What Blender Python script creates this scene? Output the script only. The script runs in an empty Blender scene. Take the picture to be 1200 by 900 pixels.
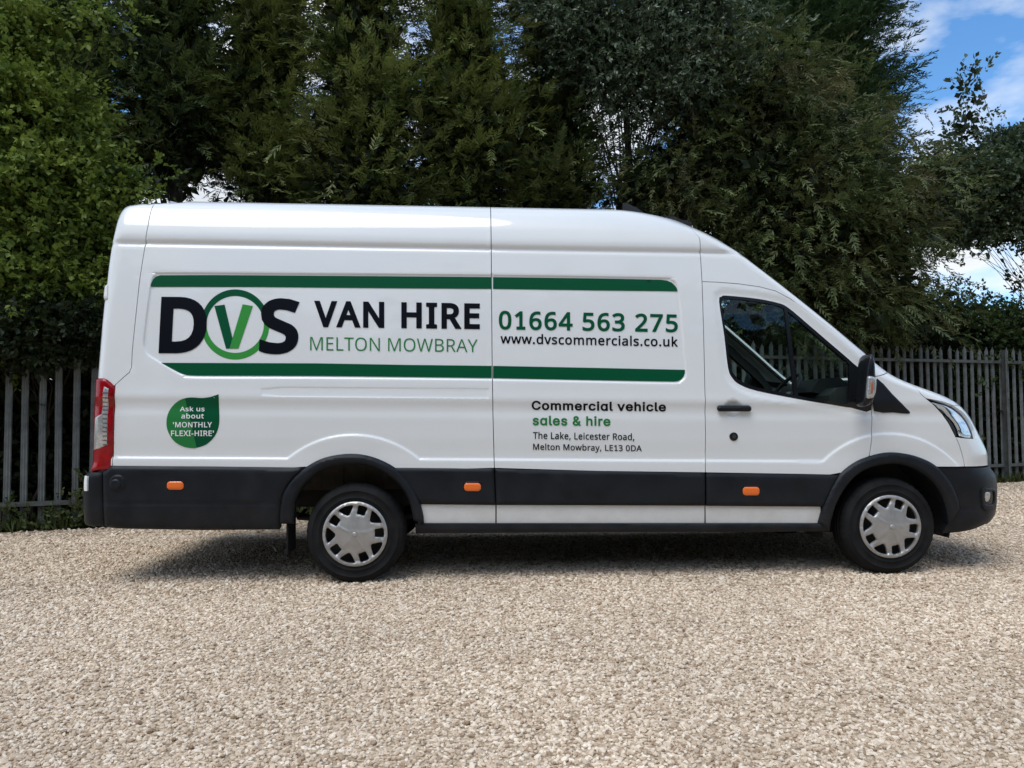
import bpy, bmesh, math, random, json
import numpy as np
from mathutils import Matrix, Vector
from mathutils.geometry import delaunay_2d_cdt
from mathutils.kdtree import KDTree

rng = np.random.default_rng(7)
random.seed(7)
R = math.radians
scene = bpy.context.scene
COL = scene.collection

# ------------------------------------------------------------------ camera
FPX, CAM_H, PITCH, ROLL = 900.0, 1.1467, 0.04014, 0.00765
cam_d = bpy.data.cameras.new('camera')
cam_d.sensor_width = 36.0; cam_d.sensor_fit = 'HORIZONTAL'
cam_d.lens = 36.0 * FPX / 1200.0
cam_d.clip_start = 0.05; cam_d.clip_end = 3000
cam = bpy.data.objects.new('camera', cam_d)
COL.objects.link(cam)
cam.matrix_world = (Matrix.Translation((0, 0, CAM_H)) @ Matrix.Rotation(math.pi/2 + PITCH, 4, 'X')
                    @ Matrix.Rotation(-ROLL, 4, 'Z'))
scene.camera = cam

# ------------------------------------------------------------------ world, sun, exposure
SUN_EL, SUN_AZ = R(62), R(216)        # azimuth clockwise from +Y: from the left, slightly behind the camera
wd = bpy.data.worlds.new('World'); scene.world = wd; wd.use_nodes = True
nt = wd.node_tree; nt.nodes.clear()
def wn(t, **k):
    n = nt.nodes.new(t)
    for a, b in k.items(): setattr(n, a, b)
    return n
w_out = wn('ShaderNodeOutputWorld'); w_bg = wn('ShaderNodeBackground')
w_bg.inputs['Strength'].default_value = 0.092
w_sky = wn('ShaderNodeTexSky', sky_type='NISHITA', sun_disc=False)
w_sky.sun_elevation = SUN_EL; w_sky.sun_rotation = SUN_AZ
w_sky.air_density = 1.0; w_sky.dust_density = 0.6; w_sky.ozone_density = 3.0
w_tc = wn('ShaderNodeTexCoord'); w_sep = wn('ShaderNodeSeparateXYZ')
nt.links.new(w_tc.outputs['Generated'], w_sep.inputs[0])
w_z = wn('ShaderNodeMath', operation='MAXIMUM'); w_z.inputs[1].default_value = 0.0
nt.links.new(w_sep.outputs['Z'], w_z.inputs[0])
w_z2 = wn('ShaderNodeMath', operation='ADD'); w_z2.inputs[1].default_value = 0.22
nt.links.new(w_z.outputs[0], w_z2.inputs[0])
w_comb = wn('ShaderNodeCombineXYZ')
for ax in 'XY':
    d = wn('ShaderNodeMath', operation='DIVIDE')
    nt.links.new(w_sep.outputs[ax], d.inputs[0]); nt.links.new(w_z2.outputs[0], d.inputs[1])
    nt.links.new(d.outputs[0], w_comb.inputs[ax])
w_comb.inputs['Z'].default_value = 3.74
w_no = wn('ShaderNodeTexNoise'); w_no.inputs['Scale'].default_value = 1.9
w_no.inputs['Detail'].default_value = 7; w_no.inputs['Roughness'].default_value = 0.52
w_no.inputs['Distortion'].default_value = 0.15
w_off = wn('ShaderNodeVectorMath', operation='ADD'); w_off.inputs[1].default_value = (0.0, 0.10, 0.0)
nt.links.new(w_comb.outputs[0], w_off.inputs[0]); nt.links.new(w_off.outputs[0], w_no.inputs['Vector'])
w_ramp = wn('ShaderNodeValToRGB')
w_ramp.color_ramp.elements[0].position = 0.43; w_ramp.color_ramp.elements[0].color = (0, 0, 0, 1)
w_ramp.color_ramp.elements[1].position = 0.57; w_ramp.color_ramp.elements[1].color = (1, 1, 1, 1)
nt.links.new(w_no.outputs['Fac'], w_ramp.inputs[0])
w_ramp2 = wn('ShaderNodeValToRGB')
w_ramp2.color_ramp.elements[0].position = 0.45; w_ramp2.color_ramp.elements[0].color = (9.2, 9.5, 9.8, 1)
w_ramp2.color_ramp.elements[1].position = 0.75; w_ramp2.color_ramp.elements[1].color = (5.8, 6.25, 6.9, 1)
nt.links.new(w_no.outputs['Fac'], w_ramp2.inputs[0])
w_mix = wn('ShaderNodeMix', data_type='RGBA')
nt.links.new(w_ramp.outputs[0], w_mix.inputs['Factor'])
w_gain = wn('ShaderNodeVectorMath', operation='MULTIPLY'); w_gain.inputs[1].default_value = (0.95, 1.45, 1.75)
nt.links.new(w_sky.outputs[0], w_gain.inputs[0]); nt.links.new(w_gain.outputs[0], w_mix.inputs['A']); nt.links.new(w_ramp2.outputs[0], w_mix.inputs['B'])
nt.links.new(w_mix.outputs['Result'], w_bg.inputs['Color']); nt.links.new(w_bg.outputs[0], w_out.inputs[0])

sun_d = bpy.data.lights.new('sun', 'SUN'); sun_d.energy = 1.65; sun_d.angle = R(40); sun_d.color = (1.0, 0.97, 0.92)
sun = bpy.data.objects.new('sun', sun_d); COL.objects.link(sun)
sdir = Vector((math.sin(SUN_AZ)*math.cos(SUN_EL), math.cos(SUN_AZ)*math.cos(SUN_EL), math.sin(SUN_EL)))
sun.rotation_euler = sdir.to_track_quat('Z', 'Y').to_euler(); sun.location = sdir*50

vs = scene.view_settings
vs.view_transform = 'Standard'; vs.look = 'None'; vs.exposure = 0.40; vs.gamma = 1.0; vs.use_curve_mapping = False
scene.cycles.max_bounces = 8; scene.cycles.transparent_max_bounces = 16
scene.cycles.use_adaptive_sampling = True

# ------------------------------------------------------------------ camera maths (numpy)
cP, sP, cR, sR = math.cos(PITCH), math.sin(PITCH), math.cos(ROLL), math.sin(ROLL)
def project(P):
    x, y, z = P[..., 0], P[..., 1], P[..., 2] - CAM_H
    d = y*cP + z*sP; v = -y*sP + z*cP
    px = FPX*x/d; py = -FPX*v/d
    return np.stack([600 + px*cR + py*sR, 450 - px*sR + py*cR], -1)
def ray(px, py):
    a = np.asarray(px, float) - 600; b = np.asarray(py, float) - 450
    u = (a*cR - b*sR)/FPX; v = -(a*sR + b*cR)/FPX
    return np.stack([u, cP - v*sP, sP + v*cP], -1)
def at_depth(px, py, Y):
    d = ray(px, py); return np.array([0, 0, CAM_H]) + d*(Y/d[..., 1])[..., None]
def wpt(px, py, Y): return Vector(at_depth(np.float64(px), np.float64(py), Y))

# ------------------------------------------------------------------ materials
def mat(name, color=(0.5, 0.5, 0.5), rough=0.5, metal=0.0, coat=0.0, spec=0.5, var=0.0, vscale=8.0, bump=0.0, bscale=60.0, coat_rough=0.05, rvar=0.0, dust=0.0):
    m = bpy.data.materials.new(name); m.use_nodes = True
    n = m.node_tree.nodes; l = m.node_tree.links
    b = n['Principled BSDF']
    b.inputs['Base Color'].default_value = (*color, 1); b.inputs['Roughness'].default_value = rough
    b.inputs['Metallic'].default_value = metal; b.inputs['Specular IOR Level'].default_value = spec
    b.inputs['Coat Weight'].default_value = coat; b.inputs['Coat Roughness'].default_value = coat_rough
    tc = n.new('ShaderNodeTexCoord')
    if var > 0 or rvar > 0:
        t = n.new('ShaderNodeTexNoise'); t.inputs['Scale'].default_value = vscale; t.inputs['Detail'].default_value = 5
        l.new(tc.outputs['Object'], t.inputs['Vector'])
        r = n.new('ShaderNodeMapRange'); r.inputs['From Min'].default_value = 0.3; r.inputs['From Max'].default_value = 0.7
        l.new(t.outputs['Fac'], r.inputs['Value'])
    if var > 0:
        mx = n.new('ShaderNodeMix'); mx.data_type = 'RGBA'
        mx.inputs['A'].default_value = tuple(c*(1-var) for c in color) + (1,)
        mx.inputs['B'].default_value = tuple(min(1, c*(1+var)) for c in color) + (1,)
        l.new(r.outputs[0], mx.inputs['Factor']); l.new(mx.outputs['Result'], b.inputs['Base Color'])
    if rvar > 0:
        q = n.new('ShaderNodeMapRange'); q.inputs['To Min'].default_value = max(0, rough-rvar); q.inputs['To Max'].default_value = rough+rvar
        l.new(r.outputs[0], q.inputs['Value']); l.new(q.outputs[0], b.inputs['Roughness'])
    if bump > 0:
        t2 = n.new('ShaderNodeTexNoise'); t2.inputs['Scale'].default_value = bscale; t2.inputs['Detail'].default_value = 4
        l.new(tc.outputs['Object'], t2.inputs['Vector'])
        bp = n.new('ShaderNodeBump'); bp.inputs['Strength'].default_value = bump; bp.inputs['Distance'].default_value = 0.01
        l.new(t2.outputs['Fac'], bp.inputs['Height']); l.new(bp.outputs[0], b.inputs['Normal'])
    if dust > 0:                                          # road dust, thickest along the sills
        sp = n.new('ShaderNodeSeparateXYZ'); l.new(tc.outputs['Object'], sp.inputs[0])
        hz = n.new('ShaderNodeMapRange'); hz.interpolation_type = 'SMOOTHSTEP'; hz.inputs['From Min'].default_value = .85; hz.inputs['From Max'].default_value = .30; hz.inputs['To Min'].default_value = 0; hz.inputs['To Max'].default_value = 1
        l.new(sp.outputs['Z'], hz.inputs['Value'])
        dn = n.new('ShaderNodeTexNoise'); dn.inputs['Scale'].default_value = 5; dn.inputs['Detail'].default_value = 8; dn.inputs['Roughness'].default_value = .7
        l.new(tc.outputs['Object'], dn.inputs['Vector'])
        dm = n.new('ShaderNodeMapRange'); dm.inputs['From Min'].default_value = .38; dm.inputs['From Max'].default_value = .72; dm.inputs['To Max'].default_value = dust
        l.new(dn.outputs['Fac'], dm.inputs['Value'])
        mu = n.new('ShaderNodeMath'); mu.operation = 'MULTIPLY'; l.new(hz.outputs[0], mu.inputs[0]); l.new(dm.outputs[0], mu.inputs[1])
        dx = n.new('ShaderNodeMix'); dx.data_type = 'RGBA'; dx.inputs['B'].default_value = (.33, .28, .22, 1); dx.inputs['A'].default_value = (*color, 1)
        src = b.inputs['Base Color'].links
        if src: l.new(src[0].from_socket, dx.inputs['A'])
        l.new(mu.outputs[0], dx.inputs['Factor']); l.new(dx.outputs['Result'], b.inputs['Base Color'])
    return m

def glass_mat(name, tint, gloss=0.06):
    m = bpy.data.materials.new(name); m.use_nodes = True
    n = m.node_tree.nodes; l = m.node_tree.links; n.clear()
    o = n.new('ShaderNodeOutputMaterial'); t = n.new('ShaderNodeBsdfTransparent'); g = n.new('ShaderNodeBsdfGlossy')
    t.inputs['Color'].default_value = (*tint, 1); g.inputs['Roughness'].default_value = 0.02
    fr = n.new('ShaderNodeFresnel'); ge = n.new('ShaderNodeNewGeometry'); mi = n.new('ShaderNodeMix'); mi.inputs['A'].default_value = 1.5; mi.inputs['B'].default_value = 1/1.5
    l.new(ge.outputs['Backfacing'], mi.inputs['Factor']); l.new(mi.outputs['Result'], fr.inputs['IOR'])
    mx = n.new('ShaderNodeMixShader'); l.new(fr.outputs[0], mx.inputs[0]); l.new(t.outputs[0], mx.inputs[1]); l.new(g.outputs[0], mx.inputs[2])
    l.new(mx.outputs[0], o.inputs[0]); return m

M = {}
M['paint'] = mat('white_paint', (0.750, 0.772, 0.775), 0.38, coat=0.9, coat_rough=0.03, spec=0.5, var=0.012, vscale=2.5, bump=0.05, bscale=2.6, dust=0.30)
M['plastic'] = mat('dark_plastic', (0.0085, 0.0110, 0.0150), 0.46, spec=0.22, var=0.25, bump=0.12, bscale=300, rvar=0.10, vscale=6, dust=0.05)
M['gloss_black'] = mat('gloss_black', (0.008, 0.009, 0.011), 0.2, spec=0.35)
M['rubber'] = mat('rubber', (0.010, 0.010, 0.011), 0.72, spec=0.25, bump=0.1, bscale=120, var=0.25, vscale=20)
M['tyre'] = mat('tyre_rubber', (0.008, 0.0088, 0.010), 0.72, spec=0.16, var=0.4, vscale=9, bump=0.08, bscale=160, dust=0.025)
M['silver'] = mat('hubcap_silver', (0.40, 0.395, 0.385), 0.36, metal=0.5, var=0.10, vscale=14, rvar=0.06)
M['steel'] = mat('dark_steel', (0.045, 0.045, 0.045), 0.55, metal=0.5)
M['chassis'] = mat('chassis_black', (0.018, 0.018, 0.018), 0.8, var=0.3)
M['brown'] = mat('underseal', (0.095, 0.084, 0.070), 0.8, var=0.3, vscale=12)
M['orange'] = mat('orange_lens', (0.85, 0.16, 0.012), 0.25, coat=0.6)
M['bulb'] = mat('amber_bulb', (0.42, 0.13, 0.05), 0.3)
M['red'] = mat('red_lens', (0.27, 0.002, 0.006), 0.2, coat=0.25, spec=0.3, var=0.25, vscale=22)
M['lens_grey'] = mat('clear_lens', (0.50, 0.50, 0.50), 0.15, metal=0.5, var=0.25, vscale=60)
M['lens_dark'] = mat('lens_bar', (0.12, 0.10, 0.10), 0.3)
M['chrome'] = mat('reflector', (0.75, 0.80, 0.86), 0.10, metal=0.9)
M['white_plastic'] = mat('white_plastic', (0.75, 0.75, 0.74), 0.35)
M['trim_dark'] = mat('cab_trim_dark', (0.020, 0.021, 0.022), 0.75, bump=0.1, bscale=300)
M['trim_light'] = mat('cab_trim_light', (0.50, 0.52, 0.50), 0.75)
M['cloth'] = mat('seat_cloth', (0.022, 0.023, 0.026), 0.9, bump=0.2, bscale=300)
M['door_glass'] = glass_mat('door_glass', (0.84, 0.96, 0.91))
M['screen_glass'] = glass_mat('screen_glass', (0.88, 0.97, 0.93))
M['lamp_glass'] = glass_mat('lamp_glass', (0.95, 0.97, 0.98))
M['vinyl_dark'] = mat('vinyl_dark_green', (0.002, 0.078, 0.032), 0.35, spec=0.12)
M['vinyl_black'] = mat('vinyl_black', (0.004, 0.005, 0.009), 0.35, spec=0.10)
M['vinyl_light'] = mat('vinyl_light_green', (0.040, 0.27, 0.050), 0.35, spec=0.15)
M['vinyl_mid'] = mat('vinyl_mid_green', (0.022, 0.190, 0.050), 0.35, spec=0.15)
M['vinyl_white'] = mat('vinyl_white', (0.78, 0.80, 0.80), 0.35)
M['galv'] = mat('galvanised_steel', (0.145, 0.160, 0.160), 0.55, metal=0.3, var=0.40, vscale=6, rvar=0.1)
M['rail'] = mat('galvanised_rail', (0.095, 0.103, 0.10), 0.6, metal=0.3, var=0.35, vscale=9)
M['bark'] = mat('bark', (0.045, 0.036, 0.028), 0.95, var=0.4, vscale=10, bump=0.6, bscale=30)

# ------------------------------------------------------------------ object helpers
def tag(o, label=None, cat=None, group=None, kind=None):
    if label: o['label'] = label
    if cat: o['category'] = cat
    if group: o['group'] = group
    if kind: o['kind'] = kind
    return o
def link(name, me, material, parent=None):
    o = bpy.data.objects.new(name, me); COL.objects.link(o)
    if material is not None and len(me.materials) == 0: me.materials.append(material)
    if parent is not None: o.parent = parent
    return o
def mesh_np(name, V, F, smooth=False, normals=None):
    """mesh from numpy arrays; F is (n,3) or (n,4) or a list of tuples"""
    me = bpy.data.meshes.new(name)
    if isinstance(F, np.ndarray):
        n, k = F.shape
        me.vertices.add(len(V)); me.vertices.foreach_set('co', np.asarray(V, np.float32).ravel())
        me.loops.add(n*k); me.loops.foreach_set('vertex_index', F.astype(np.int32).ravel())
        me.polygons.add(n); me.polygons.foreach_set('loop_start', np.arange(0, n*k, k, dtype=np.int32))
        me.polygons.foreach_set('loop_total', np.full(n, k, np.int32))
        me.update(calc_edges=True)
    else:
        me.from_pydata([tuple(v) for v in V], [], [tuple(f) for f in F]); me.update()
    if smooth: me.polygons.foreach_set('use_smooth', np.ones(len(me.polygons), bool))
    if normals is not None: me.normals_split_custom_set_from_vertices([tuple(x) for x in normals])
    return me
def area_normals(V, F):
    n = np.cross(V[F[:, 1]]-V[F[:, 0]], V[F[:, 2]]-V[F[:, 0]]); out = np.zeros_like(V)
    for k in range(3): np.add.at(out, F[:, k], n)
    L_ = np.linalg.norm(out, axis=1, keepdims=True); return np.where(L_ > 1e-12, out/np.maximum(L_, 1e-12), [0, -1, 0])
def bm_obj(name, bm, material, parent=None, smooth=False):
    me = bpy.data.meshes.new(name); bm.normal_update(); bm.to_mesh(me); bm.free()
    if smooth: me.polygons.foreach_set('use_smooth', np.ones(len(me.polygons), bool))
    return link(name, me, material, parent)
def add_box(bm, lo, hi, bevel=0.0):
    r = bmesh.ops.create_cube(bm, size=1.0)['verts']
    for v in r:
        v.co = Vector([lo[i] + (v.co[i]+0.5)*(hi[i]-lo[i]) for i in range(3)])
    if bevel > 0:
        es = list({e for v in r for e in v.link_edges})
        bmesh.ops.bevel(bm, geom=es, offset=bevel, segments=2, affect='EDGES', profile=0.5)
def box_obj(name, lo, hi, material, parent=None, bevel=0.0):
    bm = bmesh.new(); add_box(bm, lo, hi, bevel); return bm_obj(name, bm, material, parent)
def tube_arrays(pts, radii, n=8, caps=True):
    pts = [Vector(p) for p in pts]; V = []; F = []
    for i, p in enumerate(pts):
        a = pts[max(i-1, 0)]; b = pts[min(i+1, len(pts)-1)]
        d = (b-a).normalized(); up = Vector((0, 0, 1)) if abs(d.z) < 0.9 else Vector((1, 0, 0))
        s = d.cross(up).normalized(); t = s.cross(d)
        for k in range(n):
            an = 2*math.pi*k/n; V.append(p + (s*math.cos(an)+t*math.sin(an))*radii[i])
    for i in range(len(pts)-1):
        for k in range(n):
            F.append((i*n+k, i*n+(k+1) % n, (i+1)*n+(k+1) % n, (i+1)*n+k))
    if caps: F.append(tuple(range(n-1, -1, -1))); F.append(tuple((len(pts)-1)*n+k for k in range(n)))
    return V, F
def tube_obj(name, pts, radii, material, parent=None, n=8, smooth=True):
    V, F = tube_arrays(pts, radii, n); return link(name, mesh_np(name, V, F, smooth), material, parent)
def lathe(profile, n=64, mod=None):
    """profile of (r, y) about the Y axis"""
    V = []; F = []; m = len(profile)
    for k in range(n):
        a = 2*math.pi*k/n
        for j, (r, y) in enumerate(profile):
            rr = r + (mod(j, k) if mod else 0)
            V.append((rr*math.cos(a), y, rr*math.sin(a)))
    for k in range(n):
        k2 = (k+1) % n
        for j in range(m-1): F.append((k*m+j, k*m+j+1, k2*m+j+1, k2*m+j))
    return V, F

# ------------------------------------------------------------------ 2-D fill
def pip(P, poly):
    x, y = P[:, 0][:, None], P[:, 1][:, None]; a = poly; b = np.roll(poly, -1, 0)
    out = np.zeros(len(P), bool)
    for s in range(0, len(P), 5000):
        xs, ys = x[s:s+5000], y[s:s+5000]
        c = (a[:, 1] > ys) != (b[:, 1] > ys)
        with np.errstate(divide='ignore', invalid='ignore'):
            xi = (b[:, 0]-a[:, 0])*(ys-a[:, 1])/(b[:, 1]-a[:, 1]) + a[:, 0]
        out[s:s+5000] = (c & (xs < xi)).sum(1) % 2 == 1
    return out
def bdist(P, loops):
    out = np.full(len(P), 1e9)
    for poly, closed in loops:
        a = poly if closed else poly[:-1]; b = np.roll(poly, -1, 0) if closed else poly[1:]
        ab = b-a; L2 = np.maximum((ab**2).sum(1), 1e-12)
        for s in range(0, len(P), 3000):
            p = P[s:s+3000][:, None, :]
            t = np.clip(((p-a)*ab).sum(2)/L2, 0, 1)
            d = np.sqrt((((a + t[..., None]*ab) - p)**2).sum(2)).min(1)
            out[s:s+3000] = np.minimum(out[s:s+3000], d)
    return out
def sdist(P, poly):
    d = bdist(P, [(poly, True)]); return np.where(pip(P, poly), d, -d)
def densify(poly, step, closed=True):
    out = []; n = len(poly)
    for i in range(n if closed else n-1):
        a, b = poly[i], poly[(i+1) % n]; k = max(1, int(math.ceil(np.hypot(*(b-a))/step)))
        for j in range(k): out.append(a + (b-a)*j/k)
    if not closed: out.append(poly[-1])
    return np.array(out)
def inset(poly, d):
    """move the outline inwards by d (mitred)"""
    n = len(poly); A = 0.5*np.sum(poly[:, 0]*np.roll(poly[:, 1], -1) - np.roll(poly[:, 0], -1)*poly[:, 1]); s = 1 if A > 0 else -1
    e1 = poly-np.roll(poly, 1, 0); e2 = np.roll(poly, -1, 0)-poly
    e1 = e1/np.maximum(np.hypot(e1[:, 0], e1[:, 1]), 1e-9)[:, None]; e2 = e2/np.maximum(np.hypot(e2[:, 0], e2[:, 1]), 1e-9)[:, None]
    n1 = np.stack([-e1[:, 1], e1[:, 0]], -1)*s; n2 = np.stack([-e2[:, 1], e2[:, 0]], -1)*s
    k = 1/np.maximum(1+(n1*n2).sum(1), .45)
    return poly + (n1+n2)*k[:, None]*d
def clean(poly, eps=1e-4):
    out = [poly[0]]
    for p in poly[1:]:
        if np.hypot(*(p-out[-1])) > eps: out.append(p)
    if np.hypot(*(out[0]-out[-1])) < eps: out.pop()
    return np.array(out)
def cdt_fill(outer, holes, step, feat=None):
    loops = [clean(densify(np.asarray(outer, float), step))] + [clean(densify(np.asarray(h, float), step)) for h in holes]
    lo = loops[0].min(0); hi = loops[0].max(0)
    gx = np.arange(lo[0]+step*0.5, hi[0], step); gy = np.arange(math.floor(lo[1]/step)*step, hi[1], step)
    G = np.stack(np.meshgrid(gx, gy), -1).reshape(-1, 2)
    if len(G):
        G = G[pip(G, loops[0])]
        for h in loops[1:]: G = G[~pip(G, h)] if len(G) else G
        if len(G): G = G[bdist(G, [(l, True) for l in loops]) > step*0.45]
    if feat is not None:
        f = feat[(feat[:, 0] > lo[0]) & (feat[:, 0] < hi[0]) & (feat[:, 1] > lo[1]) & (feat[:, 1] < hi[1])]
        if len(f): f = f[pip(f, loops[0])]
        for h in loops[1:]:
            if len(f): f = f[~pip(f, h)]
        if len(f): f = f[bdist(f, [(l, True) for l in loops]) > .005]
        if len(f) and len(G):
            kd = KDTree(len(f))
            for i, p in enumerate(f): kd.insert((p[0], p[1], 0), i)
            kd.balance()
            G = np.array([p for p in G if kd.find((p[0], p[1], 0))[2] > .0065])
        if len(f): G = np.concatenate([G.reshape(-1, 2), f])
    vc = [Vector(p) for l in loops for p in l]; edges = []; o = 0
    for l in loops:
        n = len(l); edges += [(o+i, o+(i+1) % n) for i in range(n)]; o += n
    vc += [Vector(p) for p in G]
    V, E, F, ov, oe, of = delaunay_2d_cdt(vc, edges, [], 0, 1e-7)
    P = np.array([(v.x, v.y) for v in V]); T = np.array([f for f in F if len(f) == 3], int)
    C = P[T].mean(1); keep = pip(C, loops[0])
    for h in loops[1:]: keep &= ~pip(C, h)
    T = T[keep]
    back = {}
    for i, lst in enumerate(ov):
        for j in lst: back[j] = i
    L = []; o = 0
    for l in loops: L.append([back[o+i] for i in range(len(l))]); o += len(l)
    return P, T, L
def cr(pts, k=4, closed=False):
    """Catmull-Rom through points"""
    P = np.asarray(pts, float); n = len(P); out = []
    for i in range(n if closed else n-1):
        p0 = P[(i-1) % n] if closed or i > 0 else P[0]*2-P[1]; p1 = P[i]; p2 = P[(i+1) % n]
        p3 = P[(i+2) % n] if closed or i+2 < n else P[-1]*2-P[-2]
        for j in range(k):
            t = j/k
            out.append(0.5*((2*p1) + (-p0+p2)*t + (2*p0-5*p1+4*p2-p3)*t*t + (-p0+3*p1-3*p2+p3)*t**3))
    if not closed: out.append(P[-1])
    return np.array(out)
def sstep(a, b, x):
    t = np.clip((x-a)/(b-a), 0, 1); return t*t*(3-2*t)

# ------------------------------------------------------------------ ground
GRAVEL_FAR = None
FA = np.array([-4.892, 8.005]); FB = np.array([8.108, 12.582])       # two points on the fence line
fdir = (FB-FA)/np.hypot(*(FB-FA)); fnor = np.array([fdir[1], -fdir[0]])   # fnor points to the camera side
def fence_pt(s, off=0.0): p = FA + fdir*s + fnor*off; return p

def gravel_material():
    m = bpy.data.materials.new('gravel_bed'); m.use_nodes = True
    n = m.node_tree.nodes; l = m.node_tree.links; b = n['Principled BSDF']; b.inputs['Roughness'].default_value = 0.9
    g = n.new('ShaderNodeNewGeometry')
    v = n.new('ShaderNodeTexVoronoi'); v.inputs['Scale'].default_value = 62; v.inputs['Randomness'].default_value = 1
    l.new(g.outputs['Position'], v.inputs['Vector'])
    cr_ = n.new('ShaderNodeValToRGB'); e = cr_.color_ramp.elements
    e[0].color = (0.25, 0.18, 0.115, 1); e[1].color = (0.66, 0.53, 0.39, 1)
    x = e.new(0.35); x.color = (0.44, 0.335, 0.225, 1); x = e.new(0.7); x.color = (0.55, 0.435, 0.31, 1)
    sx = n.new('ShaderNodeSeparateColor'); l.new(v.outputs['Color'], sx.inputs[0]); l.new(sx.outputs[0], cr_.inputs[0])
    nz = n.new('ShaderNodeTexNoise'); nz.inputs['Scale'].default_value = 0.9; nz.inputs['Detail'].default_value = 4
    l.new(g.outputs['Position'], nz.inputs['Vector'])
    mr = n.new('ShaderNodeMapRange'); mr.inputs['From Min'].default_value = .3; mr.inputs['From Max'].default_value = .7
    mr.inputs['To Min'].default_value = 0.88; mr.inputs['To Max'].default_value = 1.08
    l.new(nz.outputs['Fac'], mr.inputs['Value'])
    mx = n.new('ShaderNodeMix'); mx.data_type = 'RGBA'; mx.blend_type = 'MULTIPLY'; mx.inputs['Factor'].default_value = 1
    l.new(cr_.outputs[0], mx.inputs['A']); l.new(mr.outputs[0], mx.inputs['B']); l.new(mx.outputs['Result'], b.inputs['Base Color'])
    bp = n.new('ShaderNodeBump'); bp.inputs['Strength'].default_value = 1.0; bp.inputs['Distance'].default_value = 0.012; bp.invert = True
    l.new(v.outputs['Distance'], bp.inputs['Height']); l.new(bp.outputs[0], b.inputs['Normal'])
    return m
def stone_material():
    m = bpy.data.materials.new('gravel_stone'); m.use_nodes = True
    n = m.node_tree.nodes; l = m.node_tree.links; b = n['Principled BSDF']; b.inputs['Roughness'].default_value = 0.75
    oi = n.new('ShaderNodeObjectInfo')
    cr_ = n.new('ShaderNodeValToRGB'); e = cr_.color_ramp.elements
    e[0].color = (0.30, 0.205, 0.130, 1); e[1].color = (0.84, 0.74, 0.60, 1)
    for p, c in ((0.12, (0.49, 0.370, 0.255)), (0.4, (0.605, 0.483, 0.356)), (0.7, (0.695, 0.575, 0.440)), (0.9, (0.81, 0.70, 0.56))):
        x = e.new(p); x.color = (*c, 1)
    l.new(oi.outputs['Random'], cr_.inputs[0])
    nz = n.new('ShaderNodeTexNoise'); nz.inputs['Scale'].default_value = .55; nz.inputs['Detail'].default_value = 6; nz.inputs['Roughness'].default_value = .6; l.new(oi.outputs['Location'], nz.inputs['Vector'])
    mr = n.new('ShaderNodeMapRange'); mr.inputs['From Min'].default_value = .32; mr.inputs['From Max'].default_value = .68; mr.inputs['To Min'].default_value = .86; mr.inputs['To Max'].default_value = 1.10; l.new(nz.outputs['Fac'], mr.inputs['Value'])
    mx = n.new('ShaderNodeMix'); mx.data_type = 'RGBA'; mx.blend_type = 'MULTIPLY'; mx.inputs['Factor'].default_value = 1; l.new(cr_.outputs[0], mx.inputs['A']); l.new(mr.outputs[0], mx.inputs['B']); l.new(mx.outputs['Result'], b.inputs['Base Color'])
    return m
def soil_material():
    return mat('soil', (0.055, 0.045, 0.030), 0.95, var=0.5, vscale=2.0, bump=0.8, bscale=14)

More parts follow.
